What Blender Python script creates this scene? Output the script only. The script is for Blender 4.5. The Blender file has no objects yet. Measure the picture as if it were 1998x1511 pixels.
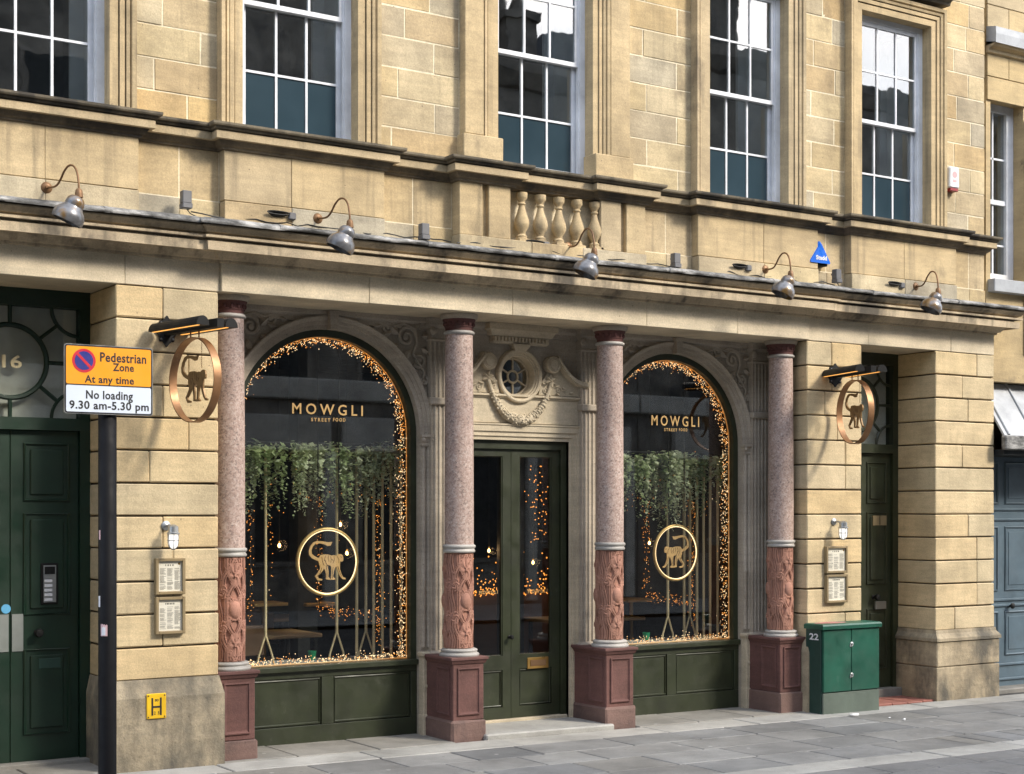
import bpy, bmesh, math, random
from mathutils import Vector, Matrix, noise
from mathutils.geometry import tessellate_polygon
R = math.radians
random.seed(7)
scene = bpy.context.scene
COL = scene.collection

# ------------------------------------------------------------------ camera
F_PX, CXP, HV, VX = 3000.0, 999.0, 995.0, 5622.0
TH = math.atan(F_PX / (VX - CXP)); SN, CS = math.sin(TH), math.cos(TH)
EYE = 1.85
def ray(u):
    a = (u - CXP) / F_PX
    return SN + CS * a, CS - SN * a
_dx, _dy = ray(328); CAMX, CAMY = -_dx * F_PX / 270.0, -_dy * F_PX / 270.0
def PX(u, v, y):
    """photo pixel -> (X, Z) on the facade-parallel plane at depth y"""
    dx, dy = ray(u); d = (y - CAMY) / dy
    return CAMX + dx * d, EYE + (HV - v) / F_PX * d
cd = bpy.data.cameras.new('camera'); cam = bpy.data.objects.new('camera', cd); COL.objects.link(cam)
cam.location = (CAMX, CAMY, EYE); cam.rotation_euler = (R(90), 0, -TH)
cd.sensor_width = 36; cd.lens = F_PX / 1998 * 36; cd.shift_y = (HV - 755.5) / 1998
cd.clip_end = 800; cd.clip_start = 0.1
scene.camera = cam
# ------------------------------------------------------------------ sky, sun, exposure
SUN_EL, SUN_AZ = R(38), R(36)          # azimuth measured to the right of the facade normal
w = bpy.data.worlds.new('World'); scene.world = w; w.use_nodes = True
nt = w.node_tree; bg = nt.nodes['Background']
sky = nt.nodes.new('ShaderNodeTexSky'); sky.sky_type = 'NISHITA'; sky.sun_disc = False
sky.sun_elevation = SUN_EL; sky.sun_rotation = R(180) - SUN_AZ
sky.dust_density = 2.0; sky.air_density = 1.0
tc = nt.nodes.new('ShaderNodeTexCoord'); mp = nt.nodes.new('ShaderNodeMapping'); mp.inputs['Scale'].default_value = (2.2, 2.2, 6.5)
cn = nt.nodes.new('ShaderNodeTexNoise'); cn.inputs['Scale'].default_value = 1.3; cn.inputs['Detail'].default_value = 7; cn.inputs['Roughness'].default_value = .55
cr = nt.nodes.new('ShaderNodeValToRGB'); cr.color_ramp.elements[0].position = .41; cr.color_ramp.elements[1].position = .66
mx = nt.nodes.new('ShaderNodeMix'); mx.data_type = 'RGBA'; mx.inputs['B'].default_value = (8.8, 9.3, 10.3, 1)
nt.links.new(tc.outputs['Generated'], mp.inputs['Vector']); nt.links.new(mp.outputs[0], cn.inputs['Vector'])
nt.links.new(cn.outputs[0], cr.inputs[0]); nt.links.new(cr.outputs[0], mx.inputs['Factor'])
nt.links.new(sky.outputs[0], mx.inputs['A']); nt.links.new(mx.outputs['Result'], bg.inputs[0])
bg.inputs[1].default_value = 0.14
sl = bpy.data.lights.new('sun', 'SUN'); so = bpy.data.objects.new('sun', sl); COL.objects.link(so)
sl.energy = 1.5; sl.angle = R(11); sl.color = (1, .92, .79)
sv = Vector((math.sin(SUN_AZ) * math.cos(SUN_EL), -math.cos(SUN_AZ) * math.cos(SUN_EL), math.sin(SUN_EL)))
so.rotation_euler = sv.to_track_quat('Z', 'Y').to_euler(); so.location = sv * 40
scene.view_settings.view_transform = 'Standard'; scene.view_settings.look = 'None'
scene.view_settings.exposure = 1.52; scene.view_settings.gamma = 1
scene.render.engine = 'CYCLES'
cy = scene.cycles; cy.max_bounces = 6; cy.diffuse_bounces = 3; cy.glossy_bounces = 3; cy.transmission_bounces = 4; cy.transparent_max_bounces = 14

# ------------------------------------------------------------------ materials
MATS = {}
class NT:
    def __init__(s, name):
        s.m = bpy.data.materials.new(name); s.m.use_nodes = True; s.t = s.m.node_tree
        s.b = s.t.nodes['Principled BSDF']; s.out = s.t.nodes['Material Output']; MATS[name] = s.m
    def n(s, typ, **k):
        o = s.t.nodes.new(typ)
        for a, b in k.items():
            if a in o.inputs.keys() if hasattr(o.inputs, 'keys') else False: o.inputs[a].default_value = b
            else: setattr(o, a, b)
        return o
    def l(s, a, b): s.t.links.new(a, b)
    def pos(s, scale=(1, 1, 1)):
        g = s.n('ShaderNodeNewGeometry'); m = s.n('ShaderNodeMapping'); m.inputs['Scale'].default_value = scale
        s.l(g.outputs['Position'], m.inputs['Vector']); return m.outputs[0]
    def noise(s, scale, detail=4, rough=.55, vec=None, sc=(1, 1, 1)):
        o = s.n('ShaderNodeTexNoise'); o.inputs['Scale'].default_value = scale; o.inputs['Detail'].default_value = detail
        o.inputs['Roughness'].default_value = rough; s.l(vec or s.pos(sc), o.inputs['Vector']); return o.outputs[0]
    def ramp(s, fac, pts):
        o = s.n('ShaderNodeValToRGB'); e = o.color_ramp.elements
        while len(e) < len(pts): e.new(.5)
        for i, (p, c) in enumerate(pts): e[i].position = p; e[i].color = (*c, 1) if len(c) == 3 else c
        s.l(fac, o.inputs[0]); return o.outputs[0]
    def mix(s, fac, a, b, mode='MIX'):
        o = s.n('ShaderNodeMix'); o.data_type = 'RGBA'; o.blend_type = mode
        for k, x in (('Factor', fac), ('A', a), ('B', b)):
            if isinstance(x, (int, float)): o.inputs[k].default_value = x
            elif isinstance(x, tuple): o.inputs[k].default_value = (*x, 1)
            else: s.l(x, o.inputs[k])
        return o.outputs['Result']
    def bump(s, h, strength, dist=.01):
        o = s.n('ShaderNodeBump'); o.inputs['Strength'].default_value = strength; o.inputs['Distance'].default_value = dist
        s.l(h, o.inputs['Height']); s.l(o.outputs[0], s.b.inputs['Normal'])
    def set(s, **k):
        for a, b in k.items():
            a = a.replace('_', ' ')
            s.b.inputs[a].default_value = (*b, 1) if isinstance(b, tuple) else b
G3 = lambda v: (v, v, v)
def stone(name, cols, blotch=(.72, 1.12), grime=(.62, .75, (.05, .045, .04)), bump=.35, rough=.9, speck=None, streak=0.0):
    t = NT(name)
    oi = t.n('ShaderNodeObjectInfo'); k = len(cols) - 1
    base = t.ramp(oi.outputs['Random'], [(i / k, c) for i, c in enumerate(cols)])
    big = t.noise(2.3, 4, .6)
    base = t.mix(1.0, base, t.ramp(big, [(.3, G3(blotch[0])), (.72, G3(blotch[1]))]), 'MULTIPLY')
    bed = t.noise(3.0, 2, .6, sc=(1.2, 1.2, 9))
    base = t.mix(.55, base, t.ramp(bed, [(.35, (.86, .84, .80)), (.65, (1.1, 1.06, 1.0))]), 'MULTIPLY')
    fine = t.noise(90, 1, .6)
    base = t.mix(.6, base, t.ramp(fine, [(.3, G3(.8)), (.7, G3(1.15))]), 'MULTIPLY')
    if grime:
        gn = t.noise(1.7, 5, .68, sc=(1, 1, .55 if streak else 1))
        base = t.mix(t.ramp(gn, [(grime[0], G3(0)), (grime[1], G3(.85))]), base, grime[2])
    if streak:
        sn = t.noise(1.0, 3, .6, sc=(9, 9, .5))
        base = t.mix(t.ramp(sn, [(.55, G3(0)), (.8, G3(streak))]), base, (.035, .032, .028))
    # pits and small chips
    pit = t.n('ShaderNodeTexVoronoi'); pit.inputs['Scale'].default_value = 9; t.l(t.pos(), pit.inputs['Vector'])
    base = t.mix(t.ramp(pit.outputs['Distance'], [(.03, G3(.75)), (.055, G3(0))]), base, (.07, .055, .04))
    t.l(base, t.b.inputs['Base Color']); t.set(Roughness=rough)
    h = t.noise(18, 4, .75); t.bump(h, bump, .012); return t
TAN = [(.47, .37, .21), (.55, .45, .27), (.42, .355, .245), (.56, .41, .20), (.40, .36, .275), (.53, .45, .30), (.50, .36, .18), (.45, .39, .28), (.57, .46, .27), (.48, .40, .26)]
stone('ashlar', TAN, blotch=(.64, 1.16), grime=(.58, .76, (.13, .10, .065)), streak=.34, bump=.45)
stone('pier_stone', [(.54, .44, .275), (.58, .465, .285), (.52, .435, .285), (.60, .455, .25), (.56, .46, .30), (.585, .46, .265)], blotch=(.72, 1.14), grime=(.62, .82, (.22, .165, .095)), streak=.16, bump=.45)
stone('trim_stone', [(.50, .39, .23), (.52, .405, .235), (.47, .38, .245)], blotch=(.66, 1.14), grime=(.58, .76, (.10, .08, .055)), streak=.6)
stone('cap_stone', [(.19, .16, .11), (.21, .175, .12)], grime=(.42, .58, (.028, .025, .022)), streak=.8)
stone('soot_shade_bed', [(.20, .16, .105), (.22, .175, .115)], grime=(.40, .6, (.03, .026, .022)))  # dark colour carries both soot and the shade painted in below the string course fascia
stone('cornice_stone', [(.52, .43, .30), (.54, .44, .30)], blotch=(.6, 1.15), grime=(.54, .68, (.04, .037, .033)), streak=.75)
stone('frieze_stone', [(.62, .54, .40), (.64, .55, .40), (.60, .52, .39)], grime=(.72, .86, (.11, .09, .065)))
stone('plinth_stone', [(.41, .345, .24), (.44, .36, .24)], blotch=(.5, 1.25), grime=(.42, .60, (.06, .058, .05)), bump=.8, streak=.4)
stone('shop_stone', [(.42, .37, .30), (.44, .385, .315)], grime=(.68, .85, (.07, .06, .05)), bump=.22)
stone('door_stone', [(.53, .46, .34), (.55, .475, .35)], grime=(.72, .88, (.1, .085, .065)), bump=.18)
stone('red_stone', [(.13, .060, .052), (.15, .072, .062)], blotch=(.65, 1.15), grime=(.62, .78, (.06, .035, .03)), bump=.4)
stone('red_carved', [(.37, .185, .135), (.38, .20, .145)], blotch=(.7, 1.15), grime=(.62, .8, (.09, .05, .04)), bump=.25)
stone('dark_red', [(.12, .05, .045), (.13, .055, .05)], bump=.3)
stone('dark_base', [(.17, .105, .09), (.19, .12, .10)], grime=(.5, .7, (.05, .04, .04)), bump=.6)
stone('grey_marble', [(.36, .345, .325), (.39, .375, .35)], grime=(.64, .8, (.1, .1, .095)), bump=.1, rough=.55)
stone('mortar', [(.76, .68, .50), (.77, .69, .51)], grime=None, bump=.5)
stone('dark_joint', [(.06, .045, .032), (.065, .05, .035)], grime=None)
stone('neighbour_stone', [(.45, .35, .2), (.48, .37, .2), (.43, .35, .22)])
stone('soot_stone', [(.17, .155, .135), (.20, .18, .155)], blotch=(.5, 1.3), grime=(.5, .7, (.03, .03, .03)))
stone('pale_front', [(.42, .40, .36), (.46, .44, .40)])
stone('slate', [(.07, .075, .085), (.09, .09, .1)], grime=None)
t = NT('pink_granite')
v1 = t.n('ShaderNodeTexVoronoi'); v1.inputs['Scale'].default_value = 120; t.l(t.pos(), v1.inputs['Vector'])
sep = t.n('ShaderNodeSeparateColor'); t.l(v1.outputs['Color'], sep.inputs[0])
v2 = t.n('ShaderNodeTexVoronoi'); v2.inputs['Scale'].default_value = 62; t.l(t.pos(), v2.inputs['Vector']); sp2 = t.n('ShaderNodeSeparateColor'); t.l(v2.outputs['Color'], sp2.inputs[0])
c = t.ramp(sep.outputs[0], [(.0, (.17, .12, .10)), (.22, (.31, .22, .185)), (.55, (.395, .29, .245)), (.85, (.49, .40, .35)), (1, (.25, .18, .155))])
c = t.mix(.45, c, t.ramp(sp2.outputs[1], [(.0, (.10, .075, .065)), (.18, (.30, .20, .165)), (.6, (.42, .30, .25)), (1, (.52, .43, .375))]))
c = t.mix(.8, c, t.ramp(t.noise(1.6, 6, .62), [(.3, G3(.72)), (.7, G3(1.18))]), 'MULTIPLY')
c = t.mix(t.ramp(t.noise(2.1, 8, .7), [(.6, G3(0)), (.75, G3(.5))]), c, (.42, .37, .35))
t.l(c, t.b.inputs['Base Color']); t.set(Roughness=.55); t.bump(t.noise(60, 4), .08, .004)
def paving(name, cols, bump=.3, rough=.75):
    t = NT(name); oi = t.n('ShaderNodeObjectInfo'); k = len(cols) - 1
    base = t.ramp(oi.outputs['Random'], [(i / k, c) for i, c in enumerate(cols)])
    base = t.mix(1, base, t.ramp(t.noise(1.4, 7, .7), [(.3, G3(.58)), (.7, G3(1.22))]), 'MULTIPLY')
    base = t.mix(.7, base, t.ramp(t.noise(160, 3, .7), [(.3, G3(.72)), (.7, G3(1.25))]), 'MULTIPLY')
    v = t.n('ShaderNodeTexVoronoi'); v.inputs['Scale'].default_value = 3.4; t.l(t.pos(), v.inputs['Vector'])
    base = t.mix(t.ramp(v.outputs['Distance'], [(.045, G3(.7)), (.07, G3(0))]), base, (.40, .39, .36))
    v = t.n('ShaderNodeTexVoronoi'); v.inputs['Scale'].default_value = 4.1; t.l(t.pos((1, 1, 1)), v.inputs['Vector'])
    base = t.mix(t.ramp(v.outputs['Distance'], [(.04, G3(.6)), (.065, G3(0))]), base, (.07, .07, .07))
    t.l(base, t.b.inputs['Base Color']); t.l(t.ramp(t.noise(3, 5), [(.3, G3(rough - .2)), (.7, G3(rough + .15))]), t.b.inputs['Roughness'])
    t.bump(t.noise(40, 4, .75), bump, .006)
paving('flag', [(.148, .147, .14), (.205, .20, .187), (.17, .172, .17), (.215, .204, .18), (.142, .144, .142), (.24, .235, .22), (.182, .178, .166)])
paving('pale_band', [(.31, .30, .27), (.35, .34, .31), (.33, .315, .28)])
paving('inner_flag', [(.22, .21, .185), (.25, .235, .205), (.205, .20, .18)])
paving('kerb_granite', [(.31, .30, .27), (.34, .33, .305)])
paving('road_grey', [(.15, .15, .152), (.155, .155, .155)])
paving('road_sett', [(.135, .133, .128), (.16, .157, .15), (.15, .148, .143)])
paving('grout', [(.045, .043, .04), (.05, .047, .043)])
paving('red_tile', [(.30, .115, .085), (.33, .135, .10)])
def paint(name, col, rough=.45, wear=.12, metal=0.0, bump=.05, var=.25, dust=None):
    t = NT(name)
    c = t.mix(1, (col[0], col[1], col[2]), t.ramp(t.noise(3.1, 6, .6), [(.3, G3(1 - var)), (.7, G3(1 + var * .6))]), 'MULTIPLY')
    if dust: c = t.mix(t.ramp(t.noise(4, 8, .7), [(.55, G3(0)), (.8, G3(wear))]), c, dust)
    if wear > .4: c = t.mix(t.ramp(t.noise(11, 7, .78, sc=(1, 1, .6)), [(.60, G3(0)), (.72, G3(.55))]), c, dust or (.2, .2, .2))
    t.l(c, t.b.inputs['Base Color']); t.set(Metallic=metal)
    t.l(t.ramp(t.noise(9, 5, .6), [(.3, G3(max(.05, rough - .1))), (.7, G3(min(1, rough + .15)))]), t.b.inputs['Roughness'])
    t.bump(t.noise(45, 2, .6), bump, .004); return t
paint('green_paint', (.025, .031, .014), .42, .45, var=.4, dust=(.065, .068, .048))
paint('dark_green_paint', (.004, .022, .011), .45, .12, dust=(.03, .05, .035))
paint('white_paint', (.66, .68, .71), .5, .4, dust=(.35, .35, .33))
paint('black_paint', (.004, .004, .005), .6).b.inputs['Specular IOR Level'].default_value = .2
paint('black_iron', (.008, .008, .008), .6).b.inputs['Specular IOR Level'].default_value = .25
paint('cabinet_green', (.010, .082, .05), .42, .75, var=.35, dust=(.06, .13, .10))
paint('cabinet_dark', (.015, .045, .034), .5, .3)
paint('cabinet_base', (.10, .125, .10), .8, .5, bump=.3, dust=(.16, .16, .14))
paint('lid_worn', (.42, .17, .15), .7, .6, dust=(.3, .33, .28))
paint('blue_grey_paint', (.085, .125, .155), .42, .3, dust=(.14, .17, .18))
t = NT('lead'); c = t.ramp(t.noise(5.5, 7, .7, sc=(1, 1, 2.5)), [(.36, (.035, .034, .032)), (.5, (.15, .148, .14)), (.64, (.38, .37, .35))])
t.l(c, t.b.inputs['Base Color']); t.set(Roughness=.72, Metallic=.05); t.bump(t.noise(22, 6, .7), .8, .008)
paint('pale_lead', (.36, .375, .39), .6, .7, metal=.1, bump=.3, var=.3, dust=(.24, .25, .26))
paint('steel', (.42, .43, .43), .35, .3, metal=.9, dust=(.3, .3, .3))
paint('grey_metal', (.14, .14, .145), .45, metal=.3)
paint('brass', (.50, .31, .10), .35, .4, metal=.9, dust=(.2, .12, .05))
paint('copper', (.30, .155, .07), .42, .5, metal=.5, var=.5, dust=(.42, .28, .16))
paint('aged_brass', (.19, .10, .042), .5, .4, metal=.4, var=.4, dust=(.24, .16, .09))
paint('monkey_bronze', (.20, .115, .04), .5, metal=.3)
paint('gold', (.62, .40, .15), .4, metal=.55)
paint('gold_print', (.50, .32, .12), .6)
paint('gold_leaf', (.66, .40, .16), .55, metal=.0)
paint('engraved', (.12, .06, .02), .7)
paint('menu_frame', (.25, .185, .095), .5)
paint('paper', (.80, .76, .64), .8, var=.08)
paint('print', (.13, .12, .10), .8)
paint('sign_orange', (.80, .31, .004), .45, var=.07)
paint('sign_white', (.60, .66, .74), .45, var=.07)
paint('sign_black', (.012, .012, .015), .5)
paint('sign_red', (.50, .012, .03), .45, var=.05)
paint('sign_blue', (.018, .022, .19), .45, var=.05)
paint('hydrant_yellow', (.80, .48, .01), .45, .3, dust=(.4, .25, .03))
paint('alarm_blue', (.012, .13, .60), .3)
paint('alarm_white', (.72, .72, .70), .4)
paint('alarm_red', (.25, .02, .02), .4)
paint('letter_cream', (.62, .53, .33), .5)
paint('sticker_pink', (.62, .40, .40), .6); paint('sticker_white', (.7, .7, .72), .6); paint('sticker_blue', (.10, .36, .60), .5)
paint('finger_plate', (.22, .24, .23), .45, metal=.2)
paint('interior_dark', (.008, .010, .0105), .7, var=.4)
paint('interior_grey', (.035, .037, .036), .8, var=.4)
paint('upper_room', (.14, .14, .13), .9, var=.4)
paint('pale_wood', (.42, .29, .16), .5); paint('wood', (.11, .06, .03), .5); paint('bench_grey', (.30, .30, .30), .7)
paint('rope', (.64, .52, .31), .7); 0; paint('cable', (.015, .015, .015), .6)
0; paint('bucket_green', (.01, .30, .13), .4); paint('litter', (.8, .8, .78), .7)
def leafmat(name, col):
    t = NT(name); c = t.mix(1, col, t.ramp(t.noise(5, 3), [(.3, G3(.6)), (.7, G3(1.3))]), 'MULTIPLY'); t.l(c, t.b.inputs['Base Color']); t.set(Roughness=.55)
    tr = t.n('ShaderNodeBsdfTranslucent'); t.l(c, tr.inputs[0]); ms = t.n('ShaderNodeMixShader'); ms.inputs[0].default_value = .45
    t.l(t.b.outputs[0], ms.inputs[1]); t.l(tr.outputs[0], ms.inputs[2]); t.l(ms.outputs[0], t.out.inputs[0])
leafmat('leaf_green', (.37, .45, .23)); leafmat('leaf_pale', (.58, .63, .43))
paint('curtain', (.62, .61, .56), .9)
# enamel lamp shade
t = NT('shade_enamel'); c = t.ramp(t.noise(7, 5, .6), [(.38, (.11, .108, .108)), (.52, (.18, .18, .185)), (.64, (.20, .12, .045))])
t.l(c, t.b.inputs['Base Color']); t.set(Roughness=.28, Metallic=.35)
def emit(name, col, strength, base=(.5, .4, .2)):
    t = NT(name); t.set(Base_Color=base, Roughness=.5); t.b.inputs['Emission Color'].default_value = (*col, 1); t.b.inputs['Emission Strength'].default_value = strength
    t.m.cycles.emission_sampling = 'NONE'; return t
emit('fairy_orange', (1, .32, .045), .9); emit('fairy_pale', (1, .68, .38), 1.0); emit('led_edge', (1, .32, .04), .14)
emit('bulb_warm', (1, .50, .16), 5); emit('lantern_glow', (1, .96, .88), .3, (.8, .8, .8)); emit('led_strip', (1, .42, .08), .5)
def glass(name, refl, tint=(.9, .93, .92), rough=.015, wav=.0):
    t = NT(name); t.t.nodes.remove(t.b)
    tr = t.n('ShaderNodeBsdfTransparent'); tr.inputs[0].default_value = (*tint, 1)
    gl = t.n('ShaderNodeBsdfGlossy'); gl.inputs['Roughness'].default_value = rough
    fr = t.n('ShaderNodeLayerWeight'); fr.inputs['Blend'].default_value = .5
    pw = t.n('ShaderNodeMath'); pw.operation = 'POWER'; pw.inputs[1].default_value = 5; t.l(fr.outputs['Facing'], pw.inputs[0])
    ma = t.n('ShaderNodeMath'); ma.operation = 'MULTIPLY_ADD'; ma.inputs[1].default_value = .9; ma.inputs[2].default_value = refl
    t.l(pw.outputs[0], ma.inputs[0])
    ms = t.n('ShaderNodeMixShader'); t.l(ma.outputs[0], ms.inputs[0]); t.l(tr.outputs[0], ms.inputs[1]); t.l(gl.outputs[0], ms.inputs[2]); t.l(ms.outputs[0], t.out.inputs[0])
    if wav:
        b = t.n('ShaderNodeBump'); b.inputs['Strength'].default_value = wav; b.inputs['Distance'].default_value = .02
        t.l(t.noise(2.6, 2, .5), b.inputs['Height']); t.l(b.outputs[0], gl.inputs['Normal'])
glass('shop_glass', .085, (.93, .95, .94)); glass('sash_glass', .165, (.8, .83, .83), .012, .05); glass('fan_glass', .06, (.85, .87, .86)); glass('clear_glass', .025, (.98, .98, .98))
t = NT('film_glass'); c = t.ramp(t.noise(1.3, 3), [(.3, (.020, .038, .050)), (.7, (.034, .058, .074))]); t.l(c, t.b.inputs['Base Color']); t.set(Roughness=.1)

# ------------------------------------------------------------------ mesh helpers
WL = {}
class M:
    def __init__(s): s.v = []; s.f = []
    def add(s, vs, fs):
        o = len(s.v); s.v += [tuple(p) for p in vs]; s.f += [tuple(i + o for i in q) for q in fs]; return s
    def box(s, x0, x1, y0, y1, z0, z1):
        return s.add([(x0, y0, z0), (x1, y0, z0), (x1, y1, z0), (x0, y1, z0), (x0, y0, z1), (x1, y0, z1), (x1, y1, z1), (x0, y1, z1)],
                     [(0, 3, 2, 1), (4, 5, 6, 7), (0, 1, 5, 4), (1, 2, 6, 5), (2, 3, 7, 6), (3, 0, 4, 7)])
    def cbox(s, x0, x1, y0, y1, z0, z1, c=.008, jit=0.0):
        """chamfered box"""
        X = (x0, x1); Y = (y0, y1); Z = (z0, z1); vs = []; idx = {}
        for i in (0, 1):
            for j in (0, 1):
                for k in (0, 1):
                    sx, sy, sz = (1, -1)[i], (1, -1)[j], (1, -1)[k]
                    for a in range(3):
                        p = [X[i] + sx * c, Y[j] + sy * c, Z[k] + sz * c]; p[a] = (X[i], Y[j], Z[k])[a]
                        if jit: p = [q + random.uniform(-jit, jit) for q in p]
                        idx[i, j, k, a] = len(vs); vs.append(p)
        fs = []
        for a in range(3):
            b, d = (a + 1) % 3, (a + 2) % 3
            for e in (0, 1):
                q = []
                for (m, n) in ((0, 0), (1, 0), (1, 1), (0, 1)):
                    t = [0, 0, 0]; t[a] = e; t[b] = m; t[d] = n; q.append(idx[t[0], t[1], t[2], a])
                fs.append(q)
            for m in (0, 1):            # edges running along axis a
                for n in (0, 1):
                    q = []
                    for (e, ax) in ((0, b), (1, b), (1, d), (0, d)):
                        t = [0, 0, 0]; t[a] = e; t[b] = m; t[d] = n; q.append(idx[t[0], t[1], t[2], ax])
                    fs.append(q)
        for i in (0, 1):
            for j in (0, 1):
                for k in (0, 1): fs.append([idx[i, j, k, a] for a in range(3)])
        return s.add(vs, fs)
    def lathe(s, prof, n=32, cx=0, cy=0, cz=0, cap=True):
        vs = []; fs = []
        for r, z in prof:
            for k in range(n):
                a = 2 * math.pi * k / n; vs.append((cx + r * math.cos(a), cy + r * math.sin(a), cz + z))
        for i in range(len(prof) - 1):
            for k in range(n):
                k2 = (k + 1) % n; fs.append((i * n + k, i * n + k2, (i + 1) * n + k2, (i + 1) * n + k))
        if cap: fs.append(tuple(range(n))[::-1]); fs.append(tuple(range((len(prof) - 1) * n, len(prof) * n)))
        return s.add(vs, fs)
    def lathe_ax(s, prof, o, ax, n=24, cap=True):
        """lathe about axis ax from point o; prof (r, t)"""
        ax = Vector(ax).normalized(); e1 = ax.orthogonal().normalized(); e2 = ax.cross(e1); o = Vector(o); vs = []; fs = []
        for r, tt in prof:
            for k in range(n):
                a = 2 * math.pi * k / n; vs.append(o + ax * tt + (e1 * math.cos(a) + e2 * math.sin(a)) * r)
        for i in range(len(prof) - 1):
            for k in range(n):
                k2 = (k + 1) % n; fs.append((i * n + k, i * n + k2, (i + 1) * n + k2, (i + 1) * n + k))
        if cap: fs.append(tuple(range(n))[::-1]); fs.append(tuple(range((len(prof) - 1) * n, len(prof) * n)))
        return s.add(vs, fs)
    def tube(s, pts, r, n=8, closed=False, flat=None):
        """round tube through pts; r number or list; flat=(axis vector, factor) squashes the section"""
        P = [Vector(p) for p in pts]; m = len(P); rr = r if isinstance(r, (list, tuple)) else [r] * m
        vs = []; fs = []; up = None
        for i, p in enumerate(P):
            if closed: d = P[(i + 1) % m] - P[i - 1]
            else: d = P[min(i + 1, m - 1)] - P[max(i - 1, 0)]
            d.normalize()
            if up is None: up = d.orthogonal().normalized()
            up = (up - d * up.dot(d)); up = up.normalized() if up.length > 1e-6 else d.orthogonal().normalized()
            e2 = d.cross(up)
            for k in range(n):
                a = 2 * math.pi * k / n; o = (up * math.cos(a) + e2 * math.sin(a)) * rr[i]
                if flat: f = Vector(flat[0]); o = o - f * o.dot(f) * (1 - flat[1])
                vs.append(p + o)
        for i in range(m if closed else m - 1):
            i2 = (i + 1) % m
            for k in range(n):
                k2 = (k + 1) % n; fs.append((i * n + k, i * n + k2, i2 * n + k2, i2 * n + k))
        if not closed: fs.append(tuple(range(n))[::-1]); fs.append(tuple(range((m - 1) * n, m * n)))
        return s.add(vs, fs)
    def prism(s, poly, to3, d0, d1):
        """2-D polygon extruded; to3(a, b, d) gives the point"""
        n = len(poly); vs = [to3(a, b, d0) for a, b in poly] + [to3(a, b, d1) for a, b in poly]
        tri = tessellate_polygon([[Vector((a, b, 0)) for a, b in poly]])
        fs = [tuple(q) for q in tri] + [tuple(i + n for i in q)[::-1] for q in tri]
        fs += [(i, (i + 1) % n, (i + 1) % n + n, i + n) for i in range(n)]
        return s.add(vs, fs)
    def sweep(s, path, prof, cap=True):
        """mitred moulding: path of (x, y), profile of (outward offset, z); outward is to the right of travel"""
        n = len(path); k = len(prof); vs = []; fs = []
        for i in range(n):
            p = Vector(path[i]); a = (p - Vector(path[i - 1])).normalized() if i > 0 else None
            b = (Vector(path[i + 1]) - p).normalized() if i < n - 1 else None
            a = a or b; b = b or a
            na = Vector((a.y, -a.x)); nb = Vector((b.y, -b.x)); m = (na + nb); m = m / max(.2, (1 + na.dot(nb)))
            for o, z in prof: vs.append((p.x + m.x * o, p.y + m.y * o, z))
        for i in range(n - 1):
            for j in range(k - 1): fs.append((i * k + j, (i + 1) * k + j, (i + 1) * k + j + 1, i * k + j + 1))
        if cap: fs.append(tuple(range(k))); fs.append(tuple(range((n - 1) * k, n * k))[::-1])
        return s.add(vs, fs)
    def fix(s, fn): s.v = [fn(*p) for p in s.v]; return s
    def build(s, name, mat, parent=None, smooth=None, origin=None, wobble=0):
        me = bpy.data.meshes.new(name)
        vs = s.v
        xs = [p[0] for p in vs]; ys = [p[1] for p in vs]; zs = [p[2] for p in vs]
        o = Vector(origin) if origin else Vector(((min(xs) + max(xs)) / 2, (min(ys) + max(ys)) / 2, min(zs)))
        me.from_pydata([(p[0] - o.x, p[1] - o.y, p[2] - o.z) for p in vs], [], s.f)
        bm = bmesh.new(); bm.from_mesh(me); bmesh.ops.recalc_face_normals(bm, faces=bm.faces); bm.to_mesh(me); bm.free()
        if smooth:
            me.polygons.foreach_set('use_smooth', [True] * len(me.polygons)); me.set_sharp_from_angle(angle=R(smooth))
        me.materials.append(MATS[mat]); return link(name, me, o, parent)
def link(name, me, o, parent=None):
    ob = bpy.data.objects.new(name, me); COL.objects.link(ob); o = Vector(o)
    if parent: ob.parent = parent; ob.location = o - WL[parent]
    else: ob.location = o
    WL[ob] = o; return ob
def tag(o, label, cat, group=None, kind=None):
    o['label'] = label; o['category'] = cat
    if group: o['group'] = group
    if kind: o['kind'] = kind
    return o
def thing(name, loc, label, cat, group=None):
    o = bpy.data.objects.new(name, None); COL.objects.link(o); o.location = loc; o.empty_display_size = .2; WL[o] = Vector(loc)
    return tag(o, label, cat, group)
def empty(name, loc, parent):
    o = bpy.data.objects.new(name, None); COL.objects.link(o); o.empty_display_size = .1; WL[o] = Vector(loc); o.parent = parent; o.location = Vector(loc) - WL[parent]; return o
def struct(o): o['kind'] = 'structure'; return o
def copy_thing(root, dv, label=None, group=None):
    """a copy of a thing and its parts, moved by dv"""
    dv = Vector(dv)
    def rec(o, par):
        c = o.copy(); COL.objects.link(c); WL[c] = WL[o] + dv
        if par: c.parent = par
        else: c.location = o.location + dv
        for ch in list(o.children): rec(ch, c)
        return c
    kids = rec(root, None)
    if label: kids['label'] = label
    if group: kids['group'] = group
    return kids
def text_mesh(s, spacing=1.0, bold=0.0):
    cu = bpy.data.curves.new('text', 'FONT'); cu.body = s; cu.space_character = spacing; cu.offset = bold; cu.resolution_u = 3
    ob = bpy.data.objects.new('text', cu); COL.objects.link(ob)
    dg = bpy.context.evaluated_depsgraph_get(); me = bpy.data.meshes.new_from_object(ob.evaluated_get(dg))
    vs = [tuple(v.co) for v in me.vertices]; fs = [tuple(p.vertices) for p in me.polygons]
    bpy.data.objects.remove(ob); bpy.data.curves.remove(cu); bpy.data.meshes.remove(me); return vs, fs
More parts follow.
